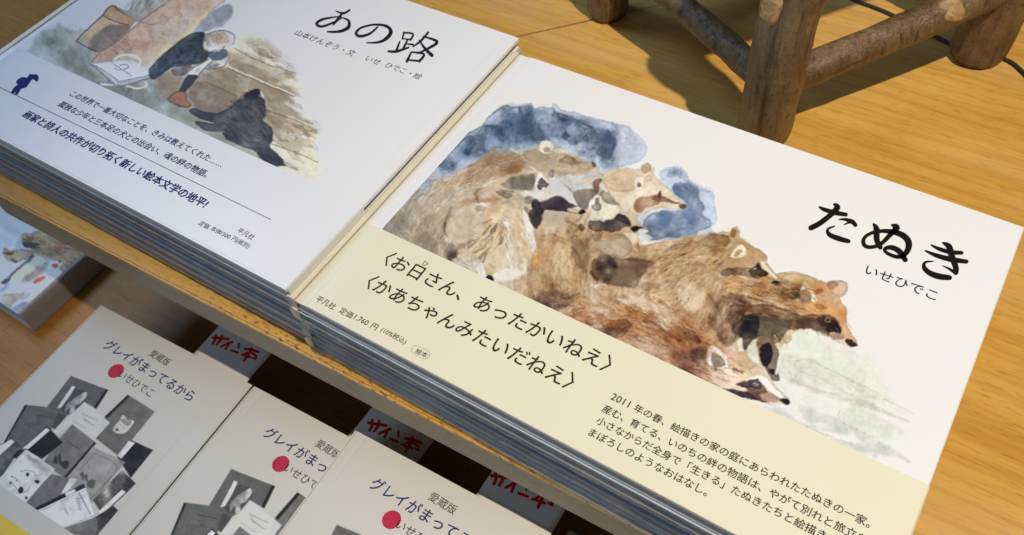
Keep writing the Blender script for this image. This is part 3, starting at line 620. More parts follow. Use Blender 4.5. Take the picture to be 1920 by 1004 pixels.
    W('P5', '860,450 960,445 1080,455 1180,500 1280,580 1310,620 1200,590 1080,540 960,520 880,500', (196, 162, 112), .9, 1.6, 1.5, .4, .3)
    W('P5', '780,600 900,560 1040,570 1050,640 950,660 840,640', (112, 80, 56), .8, 4, 3, .2, .5)
    W('P5', '980,580 1040,560 1050,640 980,640', (84, 62, 50), .7, 4, 2, .1, .5)
    W('P5', '1050,640 1060,540 1090,520 1150,580 1190,660 1180,700 1130,690 1080,700', (246, 238, 224), 1, 1.3, 1.2, .25, .1)
    W('P5', '1050,660 1050,600 1085,575 1135,610 1140,670 1110,700 1070,695', (156, 128, 98), .95, 1.3, 1, .55, .3)
    W('D', '860,350 920,345 970,395 1000,440 1020,480 1015,540 1050,600 1075,645 1040,640 990,580 960,520 900,480 880,440', (210, 160, 110), .93, 1.8, 2, .25, .3)
    W('D', '920,350 960,335 1020,345 1025,385 990,420 960,400', (214, 176, 142), .95, 1.5, 1.5, .35, .3)
    W('D', '925,355 955,340 985,355 950,375', (164, 116, 88), .8, 1.6, 1.5, .3, .4)
    W('D', '870,380 900,370 910,390 885,400', (150, 74, 40), .6, 2, 1.5, .1, .4)
    W('D', '730,470 780,440 880,440 960,470 1000,510 960,500 880,500 800,490', (222, 170, 108), .9, 2.5, 2, .2, .3)
    W('D', '860,450 900,455 930,470 890,475', (158, 96, 52), .6, 1.5, 1.5, .3, .5)
    W('D', '520,470 600,450 720,470 800,500 880,495 960,515 990,560 990,600 950,610 900,590 830,570 760,575 700,560 600,520', (110, 76, 58), .93, 1.8, 2, .35, .4)
    W('D', '880,510 950,520 985,560 990,600 940,590 900,560', (56, 38, 36), .9, 2, 2, .3, .3)
    W('D', '780,520 880,520 920,580 850,570 790,550', (88, 66, 56), .7, 3, 2, .2, .4)
    S('D', '918,528 926,518 940,518 946,528 938,538 924,537 918,528', (168, 140, 112), 1, 1, .9)
    W('D', '940,590 1000,600 1040,635 1070,655 1040,665 980,640', (226, 196, 164), .92, 1.5, 1.5, .35, .25)
    W('D', '1015,630 1030,620 1070,645 1075,660 1040,660', (58, 38, 32), .97, 1.2, 1, .3, .2)
    W('D', '950,600 1000,600 1010,620 960,625', (132, 102, 84), .7, 1.6, 1.5, .3, .4)
    # its legs, dark belly
    W('D', '370,450 440,400 520,420 560,470 500,520 460,570 470,640 420,660 380,600 340,540', (118, 78, 58), .88, 4, 4, .15, .55)
    W('D', '430,470 470,420 530,430 510,500 460,530 430,520', (76, 44, 40), .85, 5, 3, .1, .4)
    W('D', '455,580 490,520 560,495 640,500 720,520 755,545 720,590 670,650 640,620 580,610 540,650 510,680 490,640', (92, 78, 64), .95, 1.8, 2, .5, .4)
    W('D', '455,580 490,520 560,498 590,530 580,590 540,620 500,620', (42, 38, 44), .92, 3, 2, .3, .3)
    W('D', '600,520 680,520 720,545 680,590 610,590', (112, 98, 80), .7, 3, 3, .15, .5)
    W('D', '480,625 510,620 515,680 490,690', (240, 232, 220), .95, 1.2, 1, .2, .1)
    W('D', '510,600 560,600 550,640 515,680', (98, 78, 64), .9, 1.5, 1.5, .3, .4)
    W('D', '530,680 570,620 590,700 585,740 550,730', (216, 216, 198), .95, 1.4, 1, .2, .2)
    W('D', '580,620 650,600 700,650 690,720 690,800 660,800 610,750 590,700', (134, 112, 90), .92, 1.8, 2, .3, .4)
    W('D', '600,660 630,640 655,660 650,730 625,760 600,740', (44, 38, 38), .95, 1.5, 1.2, .4, .25)
    W('D', '620,760 660,775 690,800 690,830 660,830 640,800', (104, 92, 80), .92, 1.3, 1, .5, .35)
    W('D', '640,775 665,775 668,798 645,795', (46, 38, 36), .9, 1.2, 1, .2, .3)
    W('D', '670,650 700,650 690,780 670,790 690,700', (236, 230, 214), .9, 1.3, 1.2, .1, .15)
    fur('D', '660,620 760,590 740,650 690,690 660,660', [(700, 640, 70)], 40, 9, [(224, 196, 148), (190, 158, 112), (236, 216, 178)], .7, 1.3)
    # ---- lying animal in front
    W('P6', '0,140 120,60 300,30 500,90 700,200 850,330 1000,420 1080,480 1000,560 880,640 840,720 700,640 560,560 380,470 200,400 0,340', (206, 164, 124), .8, 6, 5, .0, .35)
    W('P6', '120,0 260,0 420,60 560,170 640,240 520,220 380,170 240,110', (226, 206, 182), .85, 5, 5, .05, .3)
    W('P6', '160,60 230,40 270,90 240,130 180,110', (190, 150, 114), .7, 2.5, 3, .35, .35)
    W('P6', '0,210 80,190 160,190 190,230 160,280 60,290 0,260', (158, 118, 84), .8, 2.5, 4, .35, .55)
    W('P6', '200,250 300,210 340,260 320,330 240,330', (214, 166, 116), .8, 3, 3, .3, .35)
    W('P6', '110,390 250,330 420,350 460,440 560,560 440,500 260,430', (220, 192, 166), .8, 4, 4, .05, .35)
    W('P6', '300,190 420,180 480,250 620,280 760,280 800,340 700,400 560,340 420,280', (158, 108, 76), .65, 5, 6, .15, .7)
    W('P6', '560,470 700,440 820,420 850,540 820,640 700,600 600,560', (136, 90, 70), .8, 4, 5, .15, .6)
    W('P6', '720,440 800,400 850,440 830,520 740,520', (112, 88, 86), .8, 4, 4, .1, .6)
    W('P6', '560,570 700,620 840,700 960,760 840,720 680,650', (96, 66, 52), .7, 3, 2, .1, .5)
    W('P6', '440,320 520,300 560,330 500,350 540,420 470,380', (150, 106, 72), .6, 3, 4, .2, .6)
    fur('P6', '0,160 250,20 520,100 760,200 900,330 860,560 830,700 600,570 300,430 0,330', [(100, 250, 165), (350, 250, 215), (600, 350, 215), (750, 520, 190), (500, 480, 205)], 420, 17, [(124, 84, 60), (226, 190, 150), (150, 104, 72), (190, 142, 100), (236, 208, 174), (110, 72, 54)], .5, 1.3)
    W('P6', '880,640 940,560 1020,470 1120,470 1240,560 1340,620 1380,690 1300,670 1200,690 1120,720 1090,760 980,770 900,720', (222, 192, 162), .92, 3, 3, .1, .3)
    W('P6', '1040,480 1160,460 1260,560 1240,600 1150,600 1080,560', (196, 158, 118), .8, 3, 3, .15, .4)
    W('P6', '930,640 1040,600 1120,680 1080,740 980,750', (232, 208, 188), .85, 4, 3, .05, .25)
    W('P6', '1055,600 1090,590 1160,620 1140,635 1090,620', (134, 82, 54), .8, 1.4, 1.5, .2, .4)
    W('P6', '840,500 860,420 900,405 960,440 1010,500 1025,580 980,590 900,585 860,560', (242, 234, 226), 1, 1.5, 1.2, .3, .1)
    W('P6', '880,540 890,460 940,475 990,520 1000,570 940,585 900,585', (136, 122, 104), .96, 1.4, 1, .5, .3)
    W('P6', '890,590 930,600 920,620', (110, 80, 64), .7, 1.2, 1, .2, .4)
    W('P6', '1190,690 1250,665 1320,665 1380,700 1420,760 1500,830 1480,850 1400,800 1340,740 1280,700', (244, 236, 228), 1, 1.6, 1.2, .1, .1)
    W('P6', '1090,720 1170,700 1230,690 1290,690 1340,750 1380,800 1420,820 1460,860 1400,890 1320,880 1240,850 1160,790 1180,770 1130,750', (98, 66, 54), .95, 1.6, 1.8, .35, .35)
    W('P6', '1110,720 1200,710 1290,690 1320,740 1290,770 1200,760 1150,750', (52, 36, 38), .85, 2, 2, .2, .35)
    W('P6', '1300,820 1380,800 1440,830 1470,870 1440,890 1350,880', (206, 168, 138), .92, 2, 1.8, .3, .3)
    W('P6', '960,770 1060,770 1180,800 1280,860 1360,890 1280,870 1160,850 1060,815', (64, 42, 38), .92, 1.6, 1.4, .2, .3)
    W('P6', '1120,760 1180,770 1190,795 1100,780 1060,765', (232, 206, 194), .85, 1.6, 1.2, .1, .2)
    S('P6', '1235,720 1255,705 1280,712 1290,735 1270,750 1245,742 1235,720', (150, 136, 128), .9, .8, .8)
    S('P6', '1250,728 1268,722', (238, 232, 226), .9, .7, .9); S('P6', '1262,738 1280,735', (226, 214, 206), .7, .6, .8)
    W('P6', '1470,870 1480,850 1540,860 1562,880 1550,905 1510,905', (26, 20, 22), 1, .9, .6, .1, .1)
    W('P6', '1360,885 1450,895 1500,910 1440,905 1370,895', (236, 226, 214), .8, 1.2, 1, .1, .2)
    for n_, ln_, w_, a_, sf_ in ((60, 30, 4.5, .32, 5), (220, 20, 2.2, .42, 2), (420, 14, 1.1, .5, 1.2)):
        fur('0', '715,420 790,346 880,318 960,300 900,345 840,390 780,430 870,470 930,510 900,520 820,488', [(740,400,130),(780,350,140),(860,325,155),(940,300,165),(990,300,10),(800,430,120),(860,450,115),(920,440,95),(960,480,85),(850,380,150),(930,380,160),(760,440,30),(870,510,30)], n_, ln_, [(214, 192, 166), (176, 150, 124), (156, 132, 112), (228, 212, 190), (134, 108, 88)], a_, w_, 14, .14, sf_)
        fur('0', '1010,450 1090,470 1100,540 1060,590 990,550', [(1020,470,100),(1060,520,95),(1100,460,120),(1150,450,20),(1180,500,10),(1250,470,165),(1330,450,170),(1290,530,140),(1340,580,105),(1380,600,110),(1050,570,75),(1220,550,160)], n_ // 2, ln_, [(206, 168, 124), (176, 130, 92), (228, 204, 168), (138, 102, 74)], a_, w_, 14, .14, sf_)
        fur('0', '1215,462 1310,445 1360,470 1350,520 1390,600 1380,640 1310,560 1230,520', [(1020,470,100),(1060,520,95),(1100,460,120),(1150,450,20),(1180,500,10),(1250,470,165),(1330,450,170),(1290,530,140),(1340,580,105),(1380,600,110),(1050,570,75),(1220,550,160)], n_, ln_, [(206, 168, 122), (168, 124, 84), (228, 202, 162), (130, 94, 66), (216, 182, 136)], a_, w_, 14, .14, sf_)
        fur('0', '980,556 1060,590 1100,565 1200,550 1300,590 1345,650 1400,690 1420,700 1340,725 1200,668 1080,608', [(1050,600,25),(1120,600,20),(1200,600,35),(1280,630,45),(1320,670,40),(1180,640,30),(1380,690,35),(1250,680,25)], n_, ln_, [(208, 164, 126), (170, 118, 84), (236, 212, 184), (124, 82, 60), (148, 100, 72)], a_, w_, 12, .14, sf_)
        fur('0', '1355,520 1440,520 1520,530 1560,580 1560,600 1480,600 1400,600 1360,560', [(1400,540,10),(1500,560,14),(1540,580,30)], n_ // 2, ln_, [(190, 146, 98), (140, 98, 64), (226, 186, 132), (112, 78, 54)], a_, w_, 10, .1, sf_)
    # fur over everything
    fur('P4', '0,480 300,560 420,600 380,700 650,960 480,900 200,790 0,680', [(100, 620, 200), (300, 750, 165), (550, 880, 160)], 120, 15, [(104, 72, 56), (220, 180, 140), (146, 104, 74)], .5, 1.3)
    fur('P4', '1000,200 1369,150 1369,700 1250,720 1100,500 1000,400', [(1100, 250, 165), (1250, 320, 150), (1200, 600, 110)], 130, 15, [(134, 98, 62), (222, 192, 146), (168, 128, 84), (110, 80, 54)], .5, 1.3)
    fur('P5', '0,160 460,140 400,320 300,400 0,420', [(100, 240, 175), (350, 230, 160)], 130, 15, [(126, 90, 58), (214, 184, 138), (170, 130, 88)], .45, 1.2)
    fur('P5', '420,490 1040,560 960,700 1200,790 900,780 600,640 420,600', [(500, 540, 10), (900, 640, 12), (800, 720, 15)], 150, 17, [(112, 78, 52), (226, 184, 126), (148, 104, 66), (240, 196, 130)], .5, 1.2)
    fur('P4', '20,100 480,120 460,480 300,600 60,520', [(150, 250, 95), (350, 300, 100)], 110, 13, [(226, 200, 164), (150, 114, 80), (184, 146, 106)], .4, 1.2)
    fur('A', '120,800 380,620 700,440 960,420 700,560 500,720 480,950', [(200, 780, 135), (600, 560, 150), (850, 450, 160), (450, 850, 120)], 240, 17, [(150, 120, 94), (222, 196, 164), (172, 140, 108), (236, 220, 196)], .38, 1.3)
    fur('0', '1470,628 1500,615 1585,585 1590,600 1610,645 1560,640', [(1560, 610, 50)], 30, 8, [(140, 96, 64), (230, 186, 136)], .5, 1)
    # loose wet blots
    blot('A', '120,830 400,600 900,520 960,760 700,980 450,980', (150, 118, 90), 12, 4, 12, .16, .35)
    blot('P4', '40,120 480,120 500,520 300,600 60,500', (136, 102, 70), 10, 3, 9, .18, .4)
    blot('P4', '700,560 1250,560 1369,900 1000,900', (176, 130, 92), 8, 4, 10, .16, .3)
    blot('P6', '100,100 700,250 840,600 300,400', (150, 104, 76), 8, 3, 9, .18, .3)
    blot('P5', '20,180 440,180 360,700 60,700', (150, 112, 76), 8, 3, 9, .18, .35)
    # deep accents between the animals
    for q in ('P2|150,720 200,700 260,700 230,800 190,860 150,800', 'P4|540,300 640,260 720,350 640,490 560,440', 'D|440,480 500,470 520,520 470,560 430,540', 'P3|600,560 740,480 760,540 690,600', 'P4|20,660 160,690 300,690 200,740 80,720', 'P6|560,560 700,620 860,710 780,700 640,640', 'P4|440,840 560,860 700,900 820,880 700,960 540,920', 'P6|700,450 820,430 840,520 740,540', 'P6|640,260 760,300 800,360 700,340'):
        f_, q_ = q.split('|'); W(f_, q_, (70, 48, 40), .55, 5, 5, .1, .8)
    for q in ('P2|480,800 560,850 520,900', 'P4|330,200 400,300 360,360', 'P5|300,620 360,700 420,860', 'P6|300,190 420,230 520,300', 'P6|480,330 560,420 620,520', 'A|520,720 480,830 500,900', 'A|700,600 660,640 690,700', 'P4|720,300 900,310 1040,325', 'P5|620,640 780,690 960,760', 'P3|660,260 640,360 600,440'):
        f_, q_ = q.split('|'); S(f_, q_, (96, 66, 48), 3.0, .8, .36, 3.2)
    # white gouache lights
    for q in ('A|690,600 780,560 900,510', 'A|480,560 560,520 640,480', 'P3|1180,270 1210,340 1190,400', 'P3|1330,170 1390,300 1430,480', 'P4|300,590 330,640', 'P4|500,525 640,560', 'P4|1010,600 1100,640 1200,720', 'P5|330,320 390,330', 'P6|1180,690 1330,680 1480,850', 'P2|170,340 230,380 280,400', 'P5|360,60 470,110'):
        f_, q_ = q.split('|'); S(f_, q_, (244, 234, 218), 1.8, .5, .42, 2.0)
    W('0', '960,420 1040,400 1120,430 1200,420 1300,440 1390,430 1460,510 1540,530 1590,600 1500,620 1440,660 1400,660 1330,660 1200,640 1100,600 1000,560', (222, 200, 174), .9, 14, 6, 0, .7, mul=True)
    W('0', '1040,600 1140,570 1260,590 1340,640 1300,700 1360,735 1260,700 1150,650', (214, 188, 160), .9, 12, 6, 0, .8, mul=True)
    W('0', '740,400 800,350 880,320 980,310 1000,360 900,420 860,480 780,450', (228, 210, 186), .8, 14, 6, 0, .7, mul=True)
    for q, cc, al in (('P4|200,190 300,220 320,340 290,460 200,400 150,300', (230, 206, 170), .42), ('P4|680,570 850,590 1100,690 1250,800 1080,780 820,700', (236, 216, 192), .5), ('P5|60,560 200,550 270,640 190,740 90,690', (232, 210, 182), .5), ('P6|110,390 300,345 450,430 540,540 400,490', (228, 202, 176), .42), ('A|320,650 500,590 640,630 540,740 380,760', (220, 202, 180), .42), ('A|500,800 620,700 710,740 680,860 560,900', (224, 204, 178), .35), ('P4|540,140 700,110 830,180 740,270 600,230', (196, 178, 148), .3), ('P5|160,250 300,230 320,310 220,340', (220, 194, 156), .4),
                      ('P3|380,370 640,400 730,490 650,570 480,510', (128, 104, 84), .42), ('A|110,810 200,730 330,830 430,930 300,900', (136, 118, 98), .4), ('P4|330,160 470,200 460,380 400,400 350,300', (128, 96, 68), .42), ('P4|0,630 300,590 330,690 80,710', (98, 72, 58), .42), ('P6|520,470 700,430 830,440 820,620 700,600', (112, 76, 60), .34), ('P4|860,300 1040,320 980,420 900,480 860,400', (110, 84, 64), .35), ('P5|300,620 440,610 560,680 480,820 420,900 340,760', (104, 70, 52), .42), ('P6|300,190 480,210 640,270 560,330 400,270', (150, 100, 70), .3), ('A|690,440 800,420 920,450 900,510 760,510', (140, 104, 72), .35)):
        f_, q_ = q.split('|'); W(f_, q_, cc, al, 9, 6, .1, .8)
    c.finish(1.6, .08, .30, 1.22, .93, mid=(180, 147, 116))
    return c

def grey_photo_art():
    """grey photograph of old notebooks printed on the small books"""
    c = Art(-60, 690, 330, 1120, (170, 168, 162), 5); W, S = c.W, c.S
    def Q(s, col, a=1., var=.15): W('G', s, col, a, .7, .25, 0, var, smooth=False)
    Q('412,78 630,160 560,270 490,230 440,290 390,310 275,258', (84, 84, 82))
    Q('630,160 616,154 545,262 560,270', (18, 18, 18))
    Q('420,135 438,142 365,262 330,268', (200, 200, 196)); Q('440,150 510,170 500,230 420,300 370,290 350,270', (70, 70, 70))
    W('G', '440,200 470,185 500,170 505,190 470,235 440,250 430,290 405,300 410,260 380,290 385,250 410,225', (206, 206, 204), .95, 1, .8, .1, .5)
    Q('742,188 900,285 690,545 555,440 610,315', (90, 90, 87), 1, .3); Q('742,188 755,196 625,325 610,315', (18, 18, 18))
    W('G', '655,390 690,340 715,305 740,330 780,340 760,375 730,410 690,415 665,405', (200, 200, 196), .95, 1, .8, .2, .3)
    W('G', '700,330 740,330 770,345 740,370 710,350', (130, 130, 128), .7, 1.4, .6, 0, .4)
    for q in ('672,390 678,382 690,392 680,400', '690,360 702,362', '715,378 730,380'): W('G', q if len(q) > 20 else q + ' ' + q.split()[0].replace(',', ',1', 0), (40, 40, 40), .9, .7, .2, 0, .1)
    Q('145,247 350,268 300,390 130,500 15,478', (92, 92, 90)); Q('145,247 158,250 30,470 15,478', (20, 20, 20))
    Q('340,290 390,310 320,390 300,380', (66, 66, 66))
    S('G', '215,305 310,325', (50, 50, 50), .8, .8, .8); S('G', '220,318 290,335', (60, 60, 60), .5, .5, .7)
    for k in range(9): S('G', '%d,%d %d,%d' % (140 + k * 13, 355 + (k % 3) * 5, 150 + k * 13, 368 - (k % 2) * 8), (56, 56, 56), .6, .4, .7)
    Q('490,228 640,350 555,445 420,362 330,420 310,400', (180, 180, 176))
    for k in range(7): S('G', '%d,%d %d,%d' % (480 + k * 13, 295 + k * 6, 488 + k * 13, 310 + k * 5), (110, 110, 108), .6, .4, .7)
    for k in range(6): S('G', '%d,%d %d,%d' % (485 + k * 11, 320 + k * 9, 493 + k * 11, 340 + k * 6), (100, 100, 98), .7, .4, .7)
    for k in range(6): S('G', '%d,%d %d,%d' % (430 + k * 12, 340 + k * 8, 440 + k * 12, 350 + k * 7), (130, 130, 128), .5, .4, .7)
    Q('420,360 560,470 380,672 250,590 320,470', (110, 110, 106)); Q('560,470 548,463 370,668 385,675', (16, 16, 16))
    for k in range(5): S('G', '%d,%d %d,%d' % (400 + k * 13, 462 + k * 8, 410 + k * 13, 478 + k * 7), (40, 40, 40), .6, .5, .8)
    for q in ('310,580 325,540 335,590', '335,560 350,530 355,590', '360,600 375,570 400,580 395,615 370,618', '340,580 360,575 365,610'): W('G', q, (36, 36, 36), .85, 1, .8, .1, .4)
    Q('760,450 890,510 760,672 680,545', (14, 14, 14)); Q('750,455 785,468 705,560 682,542', (205, 205, 202))
    Q('275,370 365,465 245,562 140,500', (14, 14, 14)); Q('272,380 290,395 165,505 135,500', (205, 205, 202))
    Q('70,435 140,505 80,560 0,680 -180,640 -60,520', (58, 58, 60), 1, .7); Q('65,447 85,462 0,540 -70,560 -60,520', (205, 205, 202))
    Q('110,510 150,505 95,560 72,545', (20, 20, 20))
    Q('540,490 730,580 530,820 420,760 400,660', (150, 150, 146)); S('G', '550,530 680,610 520,800', (70, 70, 70), .5, .5, .8); S('G', '550,530 470,620', (70, 70, 70), .5, .5, .6)
    for q in ('465,650 485,640 490,690', '490,660 510,655 510,700', '505,705 530,680 555,690 545,730 515,725'): W('G', q, (58, 58, 58), .8, 1, .8, .1, .4)
    Q('710,625 790,705 600,890 540,800', (44, 44, 44), 1, .9); Q('710,738 730,755 590,885 572,870', (205, 205, 202))
    Q('660,835 722,890 560,1060 410,985', (22, 22, 22), 1, .4); Q('640,925 660,940 580,1010 540,1004', (205, 205, 202))
    Q('300,650 405,670 360,760 220,965 50,905', (104, 104, 104), 1, .2)
    Q('410,670 450,680 380,760 360,755', (196, 196, 194))
    Q('155,510 320,620 90,885 -110,790 0,670', (196, 196, 196), 1, .1)
    W('G', '150,525 300,620 260,650 160,560', (130, 130, 130), .7, 6, 3, 0, .6); W('G', '0,690 60,700 20,800 -60,790', (166, 166, 166), .6, 6, 3, 0, .5)
    for q in ('150,650 160,640 172,652 160,664', '200,690 215,682 232,694 216,706', '105,745 120,722 138,735 130,758 112,760', '145,788 153,778 162,788 153,798', '55,700 62,692 68,700 61,707', '66,664 71,660 76,666', '92,688 97,684 101,691'): W('G', q, (16, 16, 16), .95, .8, .4, 0, .1)
    for q in ('120,635 160,628 200,640 210,660 240,650', '85,670 110,690 120,720', '70,700 90,725 110,745', '120,760 160,745 175,720'): S('G', q, (90, 90, 90), .6, .5, .7)
    Q('490,705 550,885 240,1010 195,855', (200, 202, 204)); Q('490,703 497,728 200,870 195,850', (14, 14, 14)); Q('378,760 435,735 442,752 385,780', (206, 206, 204))
    S('G', '210,875 500,740', (120, 120, 120), .4, .4, .7); S('G', '460,760 525,880', (100, 100, 100), 1.4, 1.2, .6); S('G', '230,890 250,990', (110, 110, 110), .6, .6, .6)
    for k in range(6): S('G', '%d,%d %d,%d' % (440 + k * 4, 795 + k * 12, 460 + k * 3, 792 + k * 12), (60, 60, 60), .7, .7, .8)
    for k in range(5): S('G', '%d,%d %d,%d' % (370 + k * 5, 845 + k * 10, 385 + k * 4, 855 + k * 9), (110, 110, 110), .5, .4, .8)
    # lower rows, hidden by the frame
    Q('240,1010 560,900 600,1090 300,1200', (120, 120, 118)); Q('600,890 760,960 640,1150 520,1080', (60, 60, 60), 1, .5); Q('-120,960 60,920 220,1000 120,1180 -100,1120', (86, 86, 84), 1, .3)
    c.im = np.where(c.im < 160, c.im * .86, c.im)
    kk = (np.abs(c.im - c.paper).max(2) > 14)[..., None]; c.im = np.where(kk, c.im * (1 + .30 * c.f1 + .25 * c.g)[..., None], c.im)
    c.im = c.im + (c.fine * 14)[..., None] * (c.im[..., :1] < 160)
    return c

def boy_and_dog_art():
    c = Art(20, -130, 640, 360, (203, 204, 211), 9); W, S, fur = c.W, c.S, c.fur
    # ground
    W('L7', '90,560 100,480 180,340 280,290 380,250 480,300 620,300 800,500 1000,640 1300,760 1650,960 1850,1200 1500,1180 1000,990', (150, 156, 148), .93, 6, 4, .05, .4)
    W('L7', '200,400 300,360 540,400 700,520 680,640 500,660 300,560', (128, 132, 124), .7, 9, 5, .05, .5)
    W('L7', '300,300 350,290 340,330 300,330', (92, 104, 104), .7, 4, 2, 0, .5)
    W('L7', '110,480 200,420 220,560 130,580', (168, 184, 172), .6, 7, 4, 0, .4)
    W('L7', '520,700 650,670 800,780 900,900 1000,980 820,880 640,790', (112, 108, 90), .6, 7, 4, .05, .6)
    W('L7', '900,880 1100,860 1300,900 1440,960 1600,1100 1300,1080 1000,990', (118, 122, 110), .8, 7, 4, .05, .5)
    W('L8', '0,560 120,530 200,570 400,700 600,820 760,900 600,880 300,740 0,600', (132, 136, 120), .85, 4, 3, .05, .4)
    c.wet('L7', '120,480 380,280 620,320 800,520 1000,640 1500,960 1300,1060 1000,960 300,620', [(112, 118, 110), (96, 96, 86)], 40, (.02, .12), .35, .08, .3, 10)
    # stone steps
    W('L8', '360,160 470,170 480,110 560,90 640,110 720,160 750,240 760,290 860,330 830,390 900,420 870,470 840,480 830,560 900,600 1000,700 960,760 1000,880 1000,980 880,960 700,900 420,560 300,400', (206, 200, 178), .93, 9, 5, .0, .3)
    W('L8', '440,190 560,210 700,280 820,310 850,340 760,380 640,370 500,330 420,260', (160, 140, 112), .85, 5, 5, .05, .5)
    W('L8', '300,330 440,300 620,380 760,430 830,470 760,500 620,480 560,470 480,460 330,400', (158, 140, 114), .85, 5, 5, .05, .5)
    W('L8', '200,400 330,400 480,480 440,560 360,590 240,560 190,480', (134, 114, 96), .88, 4, 4, .1, .5)
    W('L8', '400,280 520,330 700,400 840,465 720,420 560,350', (222, 212, 188), .9, 2, 2, .15, .2)
    W('L8', '660,560 760,590 900,650 990,690 900,690 780,670 680,620', (170, 138, 104), .85, 3, 3, .2, .5)
    W('L8', '660,580 780,630 850,680 780,680 690,640', (126, 98, 76), .7, 5, 4, 0, .5)
    W('L8', '700,720 780,705 890,730 890,780 840,800 740,790', (200, 192, 168), .8, 1.6, 2, .45, .3)
    for q in ('470,170 600,240 760,300 850,325', '280,380 400,430 500,480', '420,290 600,370 840,470', '660,555 820,610 980,685', '700,770 840,820 990,885'):
        S('L8', q, (112, 88, 62), .9, .6, .75)
    W('L8', '0,340 80,330 130,380 110,440 60,480 0,450', (132, 112, 94), .88, 5, 4, .1, .6)
    c.wet('L8', '200,400 480,160 700,180 880,420 980,700 900,900 560,700 300,560', [(140, 116, 88), (112, 88, 66)], 40, (.02, .12), .35, .08, .4, 14, 28)
    W('L8', '-20,330 120,290 230,262 330,262 430,285 560,345 700,400 760,440 620,480 560,470 500,500 440,560 360,600 280,580 200,560 60,480 -20,440', (144, 122, 98), .88, 5, 5, .05, .6)
    W('L8', '200,400 330,400 480,480 440,560 360,590 240,560 190,480', (122, 102, 86), .7, 4, 4, .2, .5)
    for q in ('280,380 400,430 500,480', '420,290 600,370 840,470'): S('L8', q, (96, 74, 54), .9, .6, .7)
    S('L8', '420,282 600,360 840,462', (226, 216, 194), 1.6, 1.2, .8, 1.4)
    # plant pot and post
    W('L7', '545,405 640,300 800,150 820,110 880,55 940,60 1100,170 1150,180 1080,270 960,400 830,510 740,515 640,460', (178, 138, 100), .96, 1.6, 1.5, .5, .4)
    W('L7', '690,380 800,290 940,240 1080,260 960,400 830,510 740,515 660,470', (112, 92, 88), .92, 3, 3, .2, .4)
    W('L7', '560,405 620,390 700,450 640,460', (160, 158, 148), .8, 4, 2, .1, .4)
    W('L7', '640,330 800,180 900,215 800,290 720,350', (206, 176, 132), .8, 4, 3, .05, .3)
    W('L7', '820,140 880,60 1100,175 1090,240 960,210', (190, 138, 92), .9, 2, 2, .35, .4)
    for q in ('545,405 640,300 800,155 880,60 940,62', '545,410 640,465 740,515', '815,155 900,205 1060,250', '930,70 1000,130 1100,170'): S('L7', q, (66, 54, 50), 1.1, .8, .8)
    W('L7', '950,80 1040,100 1120,30 1130,-60 1300,-200 1700,-350 1450,20 1330,100 1200,200 1110,190 1040,150', (150, 134, 120), .88, 3, 3, .15, .5)
    fur('L7', '980,60 1100,150 1300,60 1440,-20 1500,-180 1250,-140', [(1150, 60, 125), (1300, 0, 130)], 80, 22, [(92, 76, 70), (176, 164, 146), (120, 104, 92), (206, 200, 184)], .6, 1.4)
    W('L7', '1200,200 1330,100 1450,10 1600,-150 1640,-120 1400,80 1260,200 1100,290', (96, 84, 82), .75, 3, 2, .1, .4)
    W('L7', '680,630 800,500 960,400 1100,270 1200,190 1420,40 1640,-160 2100,-200 2030,0 1940,60 1800,200 1691,290 1600,400 1300,620 1200,660 1100,600 900,600', (200, 166, 138), .97, 1.6, 1.5, .3, .35)
    W('L7', '1200,230 1400,80 1640,-60 1700,100 1500,300 1300,330', (204, 162, 136), .6, 9, 6, .0, .6)
    W('L7', '760,560 900,440 1100,360 1300,420 1200,520 1000,560 820,610', (186, 138, 114), .7, 8, 5, .05, .5)
    W('L7', '1300,620 1400,480 1560,360 1700,240 1850,120 1780,260 1600,400 1440,520', (222, 198, 140), .85, 4, 3, .05, .3)
    S('L7', '690,620 800,500 960,400 1200,195 1420,40', (112, 78, 70), .9, .8, .7); S('L7', '1190,220 1260,240 1320,240', (120, 78, 72), .8, .5, .6)
    c.wet('L7', '760,560 1200,230 1640,-60 1900,0 1600,380 1300,600 1000,600', [(186, 134, 108), (222, 186, 160)], 44, (.03, .12), .4, .08, .3, 10)
    # bag
    W('L7', '690,640 730,630 880,610 1010,600 1130,650 1290,735 1270,770 1100,820 960,850 900,820 830,740', (226, 228, 236), 1, 1.2, .8, .5, .1)
    W('L7', '690,650 740,650 840,730 960,810 950,850 880,800 800,720', (176, 184, 208), .95, 1.3, .8, .4, .2)
    W('L7', '960,815 1100,790 1285,745 1270,775 1100,825 970,850', (150, 154, 172), .85, 1.3, .8, .3, .3)
    for q in ('690,640 800,690 960,805', '880,610 980,680 1090,750', '690,640 830,750 950,850 1110,820 1280,770', '960,805 1120,780 1290,735', '920,670 960,700 980,690', '970,650 1040,640 1060,670 1000,690'): S('L7', q, (74, 76, 88), .8, .7, .75)
    S('L7', '920,590 980,550 1080,545 1150,570 1180,610 1160,650', (226, 222, 208), 2.2, 2.4, .95); S('L7', '790,830 850,840 900,845', (220, 220, 206), 2.2, 1.2, .9); S('L7', '1040,850 1150,875 1240,850 1230,810', (214, 214, 200), 1.8, 1.4, .9)
    # boy
    W('L1', '1090,170 1190,70 1290,30 1310,70 1260,140 1180,165 1120,185', (140, 146, 166), .93, 3, 3, .1, .4)
    W('L1', '1200,60 1290,35 1290,90 1220,130', (116, 122, 146), .7, 5, 3, 0, .4)
    W('L1', '835,390 900,320 960,270 1050,200 1120,180 1150,190 1140,250 1170,290 1165,330 1110,355 1040,365 960,380 900,420 850,445', (38, 44, 62), .97, 1.6, 1.2, .4, .3)
